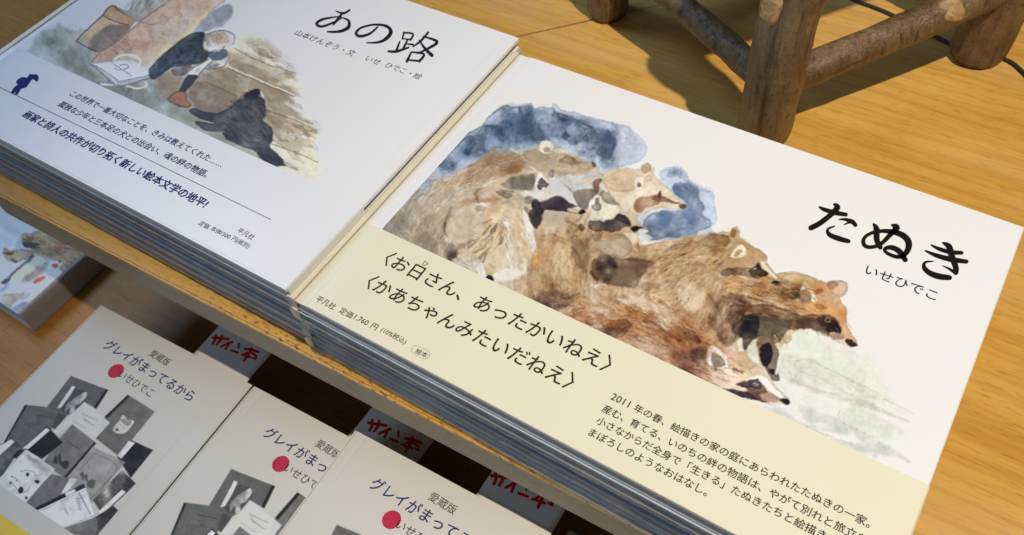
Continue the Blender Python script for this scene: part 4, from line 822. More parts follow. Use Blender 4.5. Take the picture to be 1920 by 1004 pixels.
    W('L1', '850,400 940,330 1000,340 930,400 870,440', (40, 54, 100), .7, 4, 3, 0, .4); W('L1', '1040,230 1120,190 1140,260 1080,320 1020,300', (38, 44, 62), .7, 5, 4, 0, .5)
    W('L1', '960,390 1040,365 1080,370 1040,420 980,425', (84, 70, 70), .9, 2, 1.5, .2, .4)
    W('L1', '1165,310 1200,285 1260,280 1275,310 1240,335 1190,335', (80, 92, 134), .95, 2, 1.5, .3, .4)
    W('L1', '1140,250 1150,200 1220,175 1290,180 1320,210 1310,250 1260,260 1240,285 1180,295 1145,280', (198, 186, 178), .95, 2.5, 2.5, .2, .4)
    W('L1', '1170,190 1240,185 1280,220 1240,245 1190,230', (150, 126, 104), .7, 4, 3, .1, .5); W('L1', '1150,260 1200,250 1240,275 1190,290', (230, 226, 228), .85, 2.5, 2, .1, .2)
    W('L1', '1060,400 1100,370 1170,335 1190,345 1140,390 1110,425 1065,425', (226, 222, 220), .97, 1.5, 1, .35, .15); W('L1', '1090,395 1120,380 1115,410', (160, 144, 134), .7, 2, 1.5, .1, .4)
    W('L1', '1180,360 1230,340 1270,345 1260,370 1200,385', (200, 198, 202), .9, 1.8, 1.5, .3, .3); W('L1', '1150,390 1200,360 1230,360 1180,395', (104, 104, 112), .8, 2, 1.5, .2, .3)
    W('L1', '1050,430 1075,420 1110,430 1080,470 1040,515 1005,512', (44, 46, 52), .97, 1.3, .8, .3, .2)
    W('L1', '940,560 990,515 1040,520 1050,560 1070,590 1050,605 990,580', (160, 98, 62), .97, 1.4, 1, .45, .35); W('L1', '945,570 990,585 1050,605 1000,600', (94, 62, 50), .8, 1.3, .8, .1, .3)
    c.wet('L1', '860,400 960,280 1060,200 1150,190 1160,330 1000,360', [(30, 36, 54), (84, 94, 124)], 26, (.04, .14), .5, .06, .3, 6)
    for q in ('835,392 900,322 960,272 1050,202 1120,180 1150,190', '1165,332 1110,357 1040,367 960,382 900,422 850,446 836,392', '1190,346 1140,392 1110,426', '1170,336 1100,371 1062,400', '1150,200 1220,173 1290,180 1320,212 1308,250', '1140,250 1150,205', '1146,280 1180,296 1240,286 1262,258', '1165,310 1200,285 1262,280 1276,310 1240,336 1190,336', '940,560 990,515 1040,520', '940,562 990,585 1050,606 1070,590', '1050,430 1005,512', '1108,430 1040,515', '1200,385 1262,370 1270,345'):
        S('L1', q, (58, 52, 56), .8, .6, .7)
    for q in ('1170,190 1200,225 1180,262', '1210,180 1240,210 1225,250', '1250,180 1285,215 1270,245', '1190,182 1222,222 1205,258'): S('L1', q, (150, 128, 104), 1.2, .6, .6)
    S('L1', '900,400 960,350 1060,330', (84, 94, 124), 1.2, .5, .5); S('L1', '1000,260 1080,240 1130,260', (84, 94, 124), 1.2, .5, .5)
    # dog
    W('L8', '180,565 220,550 290,570 360,580 430,540 480,500 500,480 530,470 560,435 610,420 625,450 650,490 660,540 660,590 640,620 700,670 705,740 690,790 740,830 790,880 860,920 850,932 780,905 720,910 650,880 600,820 500,780 420,740 390,700 400,690 300,690 230,650 230,630 340,640 250,610', (46, 43, 50), .97, 1.6, 1.2, .3, .3)
    W('L8', '480,640 560,620 640,640 680,700 640,760 560,740 500,700', (98, 94, 102), .75, 7, 4, .0, .5); W('L8', '520,540 600,530 640,560 600,600 540,590', (88, 84, 90), .6, 4, 3, 0, .6)
    W('L8', '530,480 570,435 610,425 620,460 580,490', (38, 36, 42), .9, 2, 1.5, .1, .3); W('L8', '610,440 630,440 650,480 620,470', (216, 216, 220), .8, 2.5, 1.5, 0, .3)
    W('L8', '490,470 515,450 535,440 530,475 510,490', (206, 128, 126), .85, 1.4, 1, .1, .3)
    W('L8', '780,870 830,890 865,925 840,930 790,905', (186, 184, 184), .85, 2.5, 1.5, .1, .3); W('L8', '240,640 330,650 400,680 390,700 300,680', (96, 92, 98), .7, 3, 2, .2, .4)
    fur('L8', '380,580 500,500 640,560 690,700 640,800 480,740', [(500, 600, 40), (600, 700, 70), (560, 780, 30)], 130, 14, [(40, 38, 46), (98, 94, 104), (74, 70, 78)], .5, 1.2)
    fur('L8', '640,790 760,850 740,900 640,870', [(700, 850, 35)], 50, 16, [(32, 30, 36), (60, 58, 64)], .6, 1.5)
    fur('L8', '430,540 500,480 560,435 610,420 660,540 640,620 705,740 640,820 500,780 400,700', [(500, 520, 60), (600, 480, 80), (660, 680, 60), (560, 760, 20), (450, 650, 30)], 260, 11, [(28, 26, 32), (60, 56, 62), (88, 84, 92), (44, 42, 48)], .6, 1.3)
    W('L8', '556,450 600,424 622,428 620,462 590,478', (24, 22, 28), .95, 1.2, .8, .1, .2); W('L8', '520,470 545,440 560,455 545,485', (30, 28, 34), .9, 1.2, .8, .1, .2)
    c.finish(.7, .08, .35, 1.12, .8, mid=(150, 138, 126))
    return c

def village_art():
    """blurred watercolour on the book half under the board"""
    c = Art(-140, 330, 240, 640, (180, 182, 190), 11); W, S, fur = c.W, c.S, c.fur
    W('H', '-300,100 0,200 240,320 500,470 390,590 100,830 0,780 -300,640', (196, 198, 206), .9, 6, 3, 0, .3)
    W('H', '0,230 120,300 130,400 60,430 0,470 -300,400 -300,200', (164, 174, 196), .8, 9, 4, 0, .4)
    W('H', '130,370 140,330 190,330 240,315 330,350 430,400 520,460 460,520 390,580 370,540 330,490 240,450 150,400', (150, 124, 84), .95, 2, 2.5, .3, .5)
    W('H', '135,360 180,350 200,370 170,385', (92, 64, 46), .8, 2, 1.5, .2, .4); W('H', '140,385 230,390 240,420 160,415', (44, 36, 34), .9, 2, 1.5, .2, .3)
    W('H', '330,400 400,390 430,420 380,470 340,440', (124, 66, 44), .6, 4, 4, .2, .6); W('H', '210,420 300,430 330,500 240,470', (120, 98, 64), .7, 3, 3, .2, .6)
    fur('H', '150,340 330,350 520,450 400,580 330,490', [(300, 420, 30)], 90, 10, [(84, 60, 44), (196, 168, 118), (120, 84, 56), (60, 46, 40)], .6, 1.4)
    W('H', '15,440 30,420 60,435 120,430 210,440 200,470 120,500 90,515 40,490', (146, 110, 76), .95, 2, 2, .3, .4)
    W('H', '18,450 80,450 60,465', (40, 32, 32), .8, 2, 1, 0, .3); W('H', '60,480 100,500 90,515', (52, 40, 36), .8, 2, 1, 0, .3)
    W('H', '0,640 200,460 220,470 40,640', (58, 48, 46), .9, 1.5, 1, .1, .3, smooth=False)
    W('H', '70,600 210,480 260,485 250,510 120,620', (214, 204, 172), .95, 1.8, 1, .1, .2)
    W('H', '130,630 250,520 300,500 280,560 200,620', (126, 106, 82), .8, 4, 3, .1, .5); W('H', '270,590 300,540 360,500 390,520 350,560 290,595', (216, 216, 220), .95, 1.8, 1.5, .2, .2)
    W('H', '325,525 360,520 365,540 335,545', (178, 52, 36), .9, 1.5, 1, .1, .2); W('H', '210,625 270,595 280,605 225,645', (190, 66, 34), .95, 1.8, 1, .1, .3); W('H', '368,495 380,498 375,515 366,510', (30, 30, 34), .9, 1.2, .6, 0, .2)
    W('H', '290,600 390,580 240,720 150,800 110,820 220,700', (206, 190, 164), .85, 4, 3, .1, .4)
    W('H', '0,750 40,700 90,710 160,690 100,760 40,800', (150, 134, 112), .8, 3, 3, .15, .4); W('H', '70,810 130,760 170,760 110,830', (116, 130, 164), .85, 3, 2, .1, .4); W('H', '0,680 40,640 60,640 20,700', (130, 142, 176), .8, 3, 2, .1, .4)
    W('H', '120,720 180,700 190,710 150,740', (150, 152, 168), .8, 2, 2, .1, .4); W('H', '70,660 130,640 160,660 100,690', (222, 222, 226), .8, 3, 2, 0, .2)
    c.finish(1.4, .12, .4, 1.1, 1.0)
    return c
# ---------------------------------------------------------------- prints and lettering
def sheet(name, art, z, quad, pitch, parent, origin=(0, 0, 0), mat=None, white=.82, warp=None):
    """printed sheet: a fine grid whose points take their ink colour from the picture traced on the plane z"""
    (x0, y0), (x1, y1) = quad
    nx, ny = int((x1 - x0) / pitch) + 1, int((y1 - y0) / pitch) + 1
    X, Y = np.meshgrid(np.linspace(x0, x1, nx), np.linspace(y0, y1, ny))
    P = np.stack([X.ravel(), Y.ravel(), np.full(X.size, z)], 1)
    q = to_px(P if warp is None else warp(P)) - np.array([art.x0, art.y0])
    A = art.albedo(white); qx = np.clip(q[:, 0], 0, art.w - 1.001); qy = np.clip(q[:, 1], 0, art.h - 1.001)
    xi = qx.astype(int); yi = qy.astype(int); tx = (qx - xi)[:, None]; ty = (qy - yi)[:, None]
    col = (A[yi, xi] * (1 - tx) + A[yi, xi + 1] * tx) * (1 - ty) + (A[yi + 1, xi] * (1 - tx) + A[yi + 1, xi + 1] * tx) * ty
    me = bpy.data.meshes.new(name); nf = (nx - 1) * (ny - 1)
    i = (np.arange(ny - 1)[:, None] * nx + np.arange(nx - 1)[None, :]).ravel()
    quads = np.stack([i, i + 1, i + 1 + nx, i + nx], 1).astype(np.int32)
    me.vertices.add(len(P)); me.vertices.foreach_set('co', (P - np.array(origin)).astype(np.float32).ravel())
    me.loops.add(nf * 4); me.loops.foreach_set('vertex_index', quads.ravel())
    me.polygons.add(nf); me.polygons.foreach_set('loop_start', np.arange(0, nf * 4, 4, dtype=np.int32))
    me.update(calc_edges=True)
    at = me.color_attributes.new('print', 'FLOAT_COLOR', 'POINT')
    at.data.foreach_set('color', np.concatenate([col, np.ones((len(col), 1))], 1).astype(np.float32).ravel())
    return link(name, me, mat or M_print, parent)
_fc = {}
def glyphs(s, off=0., res=3):
    k = (s, off, res)
    if k not in _fc:
        c = bpy.data.curves.new('lettering', 'FONT'); c.body = s; c.size = 1; c.resolution_u = res; c.offset = off
        o = bpy.data.objects.new('lettering', c); COL.objects.link(o)
        me = bpy.data.meshes.new_from_object(o.evaluated_get(bpy.context.evaluated_depsgraph_get()))
        v = np.array([p.co[:2] for p in me.vertices]) if len(me.vertices) else np.zeros((0, 2)); f = [tuple(p.vertices) for p in me.polygons]
        bpy.data.objects.remove(o); bpy.data.meshes.remove(me); bpy.data.curves.remove(c); _fc[k] = (v, f)
    return _fc[k]
class Ink:
    """gathers lettering lying on one plane into one mesh"""
    def __init__(s, z, lift=.00012): s.z = z + lift; s.v = []; s.f = []
    def add(s, P, f):
        n = len(s.v); s.v += [tuple(p) for p in P]; s.f += [tuple(i + n for i in q) for q in f]
    def text(s, t, i, pi, j=None, pj=None, em=None, off=0., sy=1., bold=0.):
        v, f = glyphs(t, off); ni = glyphs(t[i])[0].min(0) + np.array([i, 0]); A = on(*pi, s.z)[:2]
        if j is not None:
            nj = glyphs(t[j])[0].min(0) + np.array([j, 0]); B = on(*pj, s.z)[:2]
            k = (B - A)[0] / (nj - ni)[0]
        else: k = em
        P = np.concatenate([(v - ni) * k * np.array([1, sy]) + A, np.full((len(v), 1), s.z)], 1)
        s.add(P, f)
        if bold:
            for q, (bx, by) in enumerate(((1, 0), (0, 1), (1, 1))): s.add(P + np.array([bx * bold * k, by * bold * k * .7, (q + 1) * 4e-6]), f)
        return k
    def stroke(s, pts, w, fr=None):
        """brush stroke: points in the photograph, half widths in the same pixels"""
        p = pts_of(fr, pts) if fr else np.array(pts, float)
        w = np.array(w, float) / (FR[fr][2] if fr else 1)
        n = 5; q = smooth_loop(p, n, False) if len(p) > 2 else p
        ww = np.interp(np.linspace(0, 1, len(q)), np.linspace(0, 1, len(w)), w)
        L = []; Rr = []
        for i in range(len(q)):
            d = q[min(i + 1, len(q) - 1)] - q[max(i - 1, 0)]; d = d / (np.linalg.norm(d) + 1e-9); nn = np.array([-d[1], d[0]]) * ww[i]
            L.append(q[i] + nn); Rr.append(q[i] - nn)
        def cap(c, d, r, a0): return [c + r * np.array([math.cos(a0 + t), math.sin(a0 + t)]) for t in np.linspace(0, math.pi, 7)[1:-1]]
        d0 = q[0] - q[1]; d1 = q[-1] - q[-2]
        e1 = cap(q[-1], d1, ww[-1], math.atan2(d1[1], d1[0]) + math.pi / 2); e1 = e1[::-1] if np.linalg.norm(e1[0] - L[-1]) > np.linalg.norm(e1[-1] - L[-1]) else e1
        # a cap on the far side of the end: mirror so that it bulges outward
        e1 = [q[-1] + (x - q[-1]) * (1 if np.dot(x - q[-1], d1) >= 0 else -1) for x in e1]; e1.sort(key=lambda x: np.dot(x - q[-1], Rr[-1] - L[-1]))
        e0 = cap(q[0], d0, ww[0], math.atan2(d0[1], d0[0]) - math.pi / 2); e0 = [q[0] + (x - q[0]) * (1 if np.dot(x - q[0], d0) >= 0 else -1) for x in e0]; e0.sort(key=lambda x: np.dot(x - q[0], Rr[0] - L[0]))
        s.zz = getattr(s, 'zz', 0) + .000006
        allp = L + Rr + e0 + e1; W = [tuple(on(x[0], x[1], s.z)[:2]) + (s.z + s.zz,) for x in allp]
        m = len(q); f = [(i, i + 1, m + i + 1, m + i) for i in range(m - 1)]
        f.append(tuple([0] + [2 * m + i for i in range(len(e0))] + [m])); f.append(tuple([m - 1] + [2 * m + len(e0) + i for i in range(len(e1))] + [2 * m - 1]))
        s.add(W, f)
    def poly(s, fr, pts):
        p = smooth_loop(pts_of(fr, pts), 3); s.add([tuple(on(x[0], x[1], s.z)[:2]) + (s.z,) for x in p], [tuple(range(len(p)))])
    def done(s, name, mat, parent=None, origin=(0, 0, 0)):
        o = mesh(name, np.array(s.v) - np.array(origin), s.f, mat, parent)
        bm = bmesh.new(); bm.from_mesh(o.data)
        for f in bm.faces:
            if f.normal.z < 0: f.normal_flip()
        bmesh.ops.triangulate(bm, faces=bm.faces[:]); bm.to_mesh(o.data); bm.free(); return o

# ---------------------------------------------------------------- table, shelf and riser
ZS = -.145; HR = .0473; HL = .0535; TH = .025
def edge_y(x): return -.0133 + .028 * (x + .2636)
def slab(name, z0, z1, mat, dy0=0., front=True):
    pts = [(-.268, edge_y(-.268))] if front else []
    out = [(1.3, edge_y(1.3) + dy0), (1.3, 1.3), (-.297, 1.3)]
    for k in range(7):
        t = math.pi + k / 6 * math.pi / 2; out.append((-.277 + .02 * math.cos(t), edge_y(-.277) + .02 + dy0 + .02 * math.sin(t)))
    n = len(out); v = [(x, y, z0) for x, y in out] + [(x, y, z1) for x, y in out]
    f = [tuple(range(n))[::-1], tuple(range(n, 2 * n))] + [(i, (i + 1) % n, n + (i + 1) % n, n + i) for i in range(n)]
    return mesh(name, v, f, mat)
top = slab('table_top', -.0035, 0, M_table); tag(top, 'varnished golden oak table top under the picture books', 'table top', kind='structure')
core = slab('edge_band', -TH, -.0035, M_edge); core.parent = top
for o in (top, core):
    bm = bmesh.new(); bm.from_mesh(o.data); bmesh.ops.recalc_face_normals(bm, faces=bm.faces[:])
    if o is top:
        es = [e for e in bm.edges if all(abs(v.co.z) < 1e-6 for v in e.verts)]; bmesh.ops.bevel(bm, geom=es, offset=.0012, segments=2, affect='EDGES')
    bm.to_mesh(o.data); bm.free()
shelf = box('shelf', (-1.2, -1.0, ZS - .03), (1.4, 1.2, ZS), M_shelf, bev=.002); tag(shelf, 'orange brown wooden shelf below the table top', 'shelf', kind='structure')
shade_panel = box('added_shade_panel', (-.215, .115, ZS), (1.2, .135, -TH), M_gap_shade); tag(shade_panel, 'added panel keeping the gap under the table top dark', 'panel', kind='structure')  # added support panel, blocks light so the gap stays dark

# ---------------------------------------------------------------- hardcover picture books
def hardcover(w, h, t, label, group, loc, rz, pages_m, edge_m, seed):
    r = random.Random(seed)
    b = thing('picture_book', label, 'book', loc, rz, group)
    cb = .0021
    box('back_cover', (0, 0, 0), (w, h, cb), edge_m, b, .0007)
    prof = [(.0004, t - cb), (w, t - cb), (w, t - .0005), (w - .0005, t), (.0112, t), (.0090, t - .0002), (.0048, t - .0011), (.0016, t - .0006), (.0004, t - .0007)]
    prism('front_cover', prof, 0, h, edge_m, b)
    sp = [(-.0003, 0), (-.0003, t)] + [(-.0030 - .0034 * math.sin(a), t / 2 + (t / 2 + .0003) * math.cos(a)) for a in np.linspace(0.05, math.pi - .05, 14)]
    prism('spine', sp, 0, h, M_cream, b)
    pb = box('page_block', (.001, .0028, cb), (w - .003, h - .003, t - cb), pages_m, b)
    return b
def film(b, w, h, t, seed):
    """clear shrink film: a crinkled skin over the front edge and the near corner of the spine"""
    r = np.random.default_rng(seed); nx, nz = 150, 7
    xs = np.concatenate([np.linspace(-.0075, .02, 50), np.linspace(.0215, w + .0004, nx - 50)]); v = []
    for i, x in enumerate(xs):
        k = math.exp(-((x - .003) / .006) ** 2)
        amp = .00022 + .0011 * k
        for j in range(nz):
            u = j / (nz - 1); z = .0003 + (t - .0006) * u
            bulge = .0006 * math.sin(math.pi * u) + amp * (r.random() * .8 + .6 * math.sin(u * 9 + x * 300 + seed))
            y = -.0004 - bulge * (.3 + .7 * math.sin(math.pi * u))
            if x < -.0003: y += (-.0003 - x) * .7
            v.append((x, y, z))
    f = [(i * nz + j, (i + 1) * nz + j, (i + 1) * nz + j + 1, i * nz + j + 1) for i in range(len(xs) - 1) for j in range(nz - 1)]
    return mesh('clear_film', v, f, M_film, b, True)
rr = random.Random(4)
names = ['second from the top', 'in the middle', 'second from the bottom', 'at the bottom']
NB = 5; TB = HR / NB; WR = .297; HRB = .2157
books_r = []
for i in range(NB):
    z = HR - (i + 1) * TB; d = 0 if i == 0 else 1
    lab = 'cream picture book with painted raccoon dogs and pale yellow band, atop the right stack' if i == 0 else 'film wrapped picture book %s of the right stack, dark striped edges' % names[i - 1]
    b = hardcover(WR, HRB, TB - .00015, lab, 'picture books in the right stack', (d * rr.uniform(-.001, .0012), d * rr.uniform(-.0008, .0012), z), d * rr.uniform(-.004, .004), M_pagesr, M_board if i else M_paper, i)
    if i: film(b, WR, HRB, TB, 10 + i)
    books_r.append(b)
WL = .3005; NL = 6; TL_ = HL / NL; books_l = []
namesl = ['second from the top', 'third from the top', 'third from the bottom', 'second from the bottom', 'at the bottom']
for i in range(NL):
    z = HL - (i + 1) * TL_; d = 0 if i == 0 else 1
    lab = 'white picture book with painted boy and black dog, atop the left stack' if i == 0 else 'picture book with blue film reflection tinted into its page edges %s of the left stack' % namesl[i - 1]
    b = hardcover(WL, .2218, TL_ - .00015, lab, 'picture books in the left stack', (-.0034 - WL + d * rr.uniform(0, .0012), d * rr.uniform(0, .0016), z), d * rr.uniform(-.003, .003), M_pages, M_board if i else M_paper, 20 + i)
    if i: film(b, WL, .2218, TL_, 30 + i)
    books_l.append(b)

# ---- right cover: band, picture, lettering
B = books_r[0]; OB = np.array(B.location)
def band(name, w, y0, y1, t, mat, parent, hinge=True):
    e = .00030
    low = [(.0006, t - .0006), (.0016, t - .0005), (.0048, t - .0010), (.0090, t - .0001), (.0112, t + .00003), (w - .0004, t + .00003)]
    up = [(x, z + e) for x, z in low]
    side = [(w + .0003, t - .0004), (w + .0003, t - TB * .6), (w + .00008, t - TB * .6), (w + .00008, t - .0003)]
    return prism(name, low + side[::-1][0:1] + side[::-1][1:2] + side[:2][::-1] + up[::-1], y0, y1, mat, parent)
TT = TB - .00015
ob = band('paper_band', WR, .0001, .0588, TT, M_band, B)
art_r = raccoon_dog_art()
sheet('cover_picture', art_r, HR - .00015 + .00010, ((.0113, .0570), (.2962, .213)), .0004, B, OB)
zt = HR - .00015 + .00030
k = Ink(zt - .0001 + .00003); T = k.stroke
for p_, w_ in (('190,163 225,180 290,198 356,210', (5, 10, 12, 9)), ('284,146 302,165 255,215 190,265 136,293', (7, 15, 13, 13, 13)), ('312,240 350,240 395,254 416,276', (2, 7, 11, 9)), ('414,278 385,258 343,273', (7, 6, 2)),
               ('284,283 242,302 252,335 310,360 372,377', (3, 6, 11, 13, 10)), ('528,268 547,300 550,370 572,416', (4, 15, 14, 11)), ('644,275 674,292 630,340 580,390 530,412 482,410 464,380 482,345 540,318 620,314 700,333 744,372 748,420 718,465 670,474 612,450 600,425 640,416 690,440 728,494', (5, 17, 12, 10, 9, 9, 10, 9, 8, 9, 13, 15, 16, 14, 11, 9, 8, 9, 12, 14, 12)),
               ('890,400 940,425 1010,445 1082,450', (3, 9, 11, 9)), ('853,436 920,465 1010,490 1112,505', (3, 10, 13, 10)), ('962,386 1002,410 1020,470 1045,540 1046,574', (3, 15, 15, 14, 12)), ('1046,578 1000,548 960,530', (9, 5, 1)), ('905,503 852,510 848,545 885,578 940,598 1006,606', (2, 6, 11, 13, 15, 12))):
    FR['T'] = (1480, 340, 3.348); T(p_, [q * 1.28 for q in w_], 'T')
k.done('title_lettering', M_ink, B, OB)
k = Ink(zt - .0001 + .00003); k.text('いせひでこ', 0, (1620.4, 511.7), 4, (1735.4, 555)); k.done('author_lettering', M_ink, B, OB)
k = Ink(zt + .0001)
e1 = k.text('〈お日さん、あったかいねえ〉', 2, (761.2, 516.7), 12, (1086.7, 679.6), bold=.012)
k.text('〈かあちゃんみたいだねえ〉', 1, (696, 544), 12, (1053, 725), bold=.012)
k.text('ひ', 0, (789.7, 496.3), em=e1 * .36)
k.done('headline_lettering', M_brown, B, OB)
k = Ink(zt + .0001)
e2 = k.text('平凡社', 0, (589.7, 563.7), 2, (613.6, 575.2))
k.text('定価', 0, (633.6, 586), em=e2); k.text('1,760', 0, (662.3, 597.7), em=e2 * 1.0); k.text('円', 0, (692.8, 614.8), em=e2); k.text('(10%税込)', 0, (710.7, 623.5), em=e2 * .86)
k.text('絵本', 0, (777, 661.5), em=e2 * .80)
# dashed rounded frame round the last two characters
cx_, cy_ = on(788.5, 660.5, k.z)[:2]; a_, b_ = e2 * 1.12, e2 * .58
for q_ in range(26):
    t0 = q_ / 26 * 2 * math.pi; P_ = []
    for t_ in (t0, t0 + .15):
        for s_ in (1, 1.05): P_.append((cx_ + s_ * a_ * math.copysign(abs(math.cos(t_)) ** .6, math.cos(t_)), cy_ + s_ * b_ * math.copysign(abs(math.sin(t_)) ** .6, math.sin(t_)), k.z))
    k.add(P_, [(0, 1, 3, 2)])
k.done('price_lettering', M_brown, B, OB)
k = Ink(zt + .0001)
e3 = k.text('年の春、絵描きの家の庭にあらわれたたぬきの一家。', 0, (1185.9, 770.3), 22, (1602.8, 975), bold=.012)
k.text('2011', 0, (1143.8, 748.0), em=e3 * 1.12, off=.004)
k.text('産む、育てる、いのちの絆の物語は、やがて別れと旅立ちを', 0, (1126.6, 771.3), 23, (1562.2, 989), bold=.012)
k.text('小さなからだ全身で「生きる」たぬきたちと絵描きとの', 0, (1115.6, 793.8), 20, (1487.2, 982.8), bold=.012)
k.text('まぼろしのようなおはなし。', 0, (1101.6, 815.6), 11, (1303, 918), bold=.012)
k.done('blurb_lettering', M_brown, B, OB)

# ---- left cover: band, picture, lettering
B = books_l[0]; OB = np.array(B.location); zl = HL - .00015
def shift_band(o, dx=0): return o
band('paper_band', WL, .0012, .0630, TL_ - .00015, M_bandw, B)
sheet('cover_picture', boy_and_dog_art(), zl + .00010, ((-.2985, .0615), (-.012, .2205)), .00045, B, OB)
FR['Z2'] = (480, 0, 2.997); FR['Z5'] = (0, 240, 3.427)
k = Ink(zl + .00006); T = k.stroke
for p_, w_ in (('450,63 490,76 526,58', (3, 6, 5)), ('488,72 452,118 432,142', (5, 7, 3)), ('478,92 380,108 340,134 368,150 430,130 485,100', (2, 6, 7, 6, 5, 3)), ('478,97 520,118 518,155 470,178 402,180', (2, 6, 9, 7, 4)),
               ('684,152 640,190 585,205 562,188 590,158 660,140 730,147 758,178 735,215 690,238 622,242', (4, 6, 7, 7, 5, 5, 7, 10, 9, 6, 3)),
               ('832,183 822,220', (5, 4)), ('832,185 882,192 868,226', (4, 5, 5)), ('822,218 868,224', (3, 4)), ('852,224 828,274', (4, 6)), ('846,248 882,252', (3, 5)), ('808,236 790,282', (4, 6)), ('744,290 790,290 858,268', (5, 7, 4)),
               ('968,183 925,232 882,264', (5, 6, 3)), ('940,206 1018,236 965,275 905,302', (3, 8, 6, 3)), ('918,228 950,275 988,312', (3, 7, 9)), ('872,296 848,346', (4, 7)), ('876,294 944,306 918,346', (4, 6, 6)), ('848,338 915,344', (4, 5))):
    T(p_, [q * 1.15 for q in w_], 'Z2')
k.done('title_lettering', M_plum, B, OB)
k = Ink(zl + .00006)
e = k.text('山本けんぞう・文', 0, (550, 65), 7, (648.5, 100)); k.text('いせ', 0, (683, 112.5), em=e * .95)
k.text('ひでこ・絵', 0, (720, 125), 4, (773.6, 144)); k.done('author_lettering', M_ink, B, OB)
zo = zl + .00036
k = Ink(zo)
k.text('この世界で一番大切なことを、きみは教えてくれた……', 0, (128.5, 178.5), 22, (377, 298.6), bold=.018)
k.text('孤独な少年と三本足の犬との出会い、魂の絆の物語。', 0, (106, 198.5), 22, (367, 325.3), bold=.018)
k.done('blurb_lettering', M_navy, B, OB)
k = Ink(zo); k.text('画家と詩人の共作が切り拓く新しい絵本文学の地平!', 0, (39.4, 218.6), 22, (359, 383), bold=.045); k.done('headline_lettering', M_navy, B, OB)
k = Ink(zo); k.stroke([(-14, 157.5), (240, 281), (507.7, 412)], (.5, .5)); k.text('平凡社', 0, (442, 435.5), 2, (461.5, 446.5))
e = k.text('定価', 0, (370.6, 421.5), em=.0036); k.text('：', 0, (382, 424.5), em=.0036); k.text('本体', 0, (392.5, 431.5), em=.0036); k.text('1500', 0, (411.5, 439.8), em=.0037); k.text('円(税別)', 0, (432.5, 450.3), em=.0035); k.done('price_lettering', M_navy, B, OB)
k = Ink(zo); k.poly('L1', '62,522 80,490 98,478 90,462 104,444 128,434 152,436 166,418 192,420 200,416 216,430 214,450 206,460 194,452 182,446 164,468 146,492 118,500 98,532 84,528 96,502 76,528')
k.done('silhouette_print', M_navy, B, OB)

# ---------------------------------------------------------------- small white books on the shelf
ZB = -.100; SW, SH, ST = .1450, .196, .0225
art_g = grey_photo_art()
P1 = on(190, 573, ZB); a1 = math.atan2(*(on(472, 722, ZB) - P1)[[1, 0]])
def small_book(label, group='small white books on the shelf'):
    b = thing('small_book', label, 'book', (0, 0, 0), 0, group)
    box('page_block', (.002, -SH + .002, .0008), (SW - .0015, -.002, ST - .0008), M_pagew, b)
    box('back_cover', (0, -SH, 0), (SW, 0, .0009), M_small, b, .0004)
    prism('front_cover', [(.0, ST - .0012), (SW, ST - .0012), (SW, ST - .0005), (SW - .0006, ST), (.0095, ST), (.0075, ST - .00025), (.0055, ST), (.0006, ST), (0, ST - .0006)], -SH, 0, M_small, b)
    box('spine', (-.0009, -SH, 0), (-.0001, 0, ST - .0002), M_small, b, .0003)
    return b
def to_local(P):  # world on plane ZB -> book frame of the first small book
    c, s = math.cos(-a1), math.sin(-a1); d = P[:, :2] - P1[:2]
    return np.stack([d[:, 0] * c - d[:, 1] * s, d[:, 0] * s + d[:, 1] * c, P[:, 2] - (ZB - ST)], 1)
def to_world(L):
    c, s = math.cos(a1), math.sin(a1)
    return np.stack([L[:, 0] * c - L[:, 1] * s + P1[0], L[:, 0] * s + L[:, 1] * c + P1[1], np.full(len(L), ZB)], 1)
sb = small_book('white small book with the whole blue title showing, leftmost of the fanned small books')
def ink_local(k, name, mat):
    k.v = [tuple(q) for q in to_local(np.array(k.v))]; return k.done(name, mat, sb)
sheet('cover_picture', art_g, ST + .00010, ((.002, -.1325), (.128, -.034)), .0004, sb, (0, 0, 0), M_print2, np.array([.65, .63, .575]), to_world)
k = Ink(ZB); es = k.text('グレイがまってるから', 0, (191, 651.6), 9, (346.4, 742.4), bold=.02); ink_local(k, 'title_lettering', M_navy2)
k = Ink(ZB); k.text('愛蔵版', 0, (277.7, 666.7), 2, (303, 678.5)); ink_local(k, 'edition_lettering', M_ink)
k = Ink(ZB + .0001); k.text('いせひでこ', 0, (220, 705.5), 4, (273.7, 737.5)); ink_local(k, 'author_lettering', M_ink)
k = Ink(ZB); c_ = on(217.5, 696.2, ZB); n_ = 40; k.add([(c_[0] + es * .62 * math.cos(t), c_[1] + es * .62 * math.sin(t), k.z) for t in np.linspace(0, 2 * math.pi, n_ + 1)[:-1]], [tuple(range(n_))]); ink_local(k, 'red_dot', M_pink)
L0 = to_local(np.array([on(0, 964, ZB), on(58, 1003, ZB)])); yb = L0[:, 1].mean()
box('paper_band', (-.0012, -SH + .0001, ST + .00003), (SW + .0004, yb, ST + .00025), M_yellow, sb)
sb.location = (P1[0], P1[1], ZB - ST); sb.rotation_euler = (0, 0, a1)
def place_small(px, py, ztop, ang, label):
    c = copy_tree(sb); p = on(px, py, ztop); c.location = (p[0], p[1], ztop - ST); c.rotation_euler = (0, 0, ang); c['label'] = label; return c
b2 = place_small(478, 725, ZB, a1 - .004, 'white small book partly covered by the raised small book on its right')
p3 = on(668, 808, ZB + ST); a3 = math.atan2(*(on(975, 973, ZB + ST) - p3)[[1, 0]])
b3 = place_small(668, 808, ZB + ST, a3, 'white small book lying raised over its left neighbour, at the bottom middle')
b4 = place_small(1068, 994, ZB, a1, 'white small book showing only one corner, under the table edge')
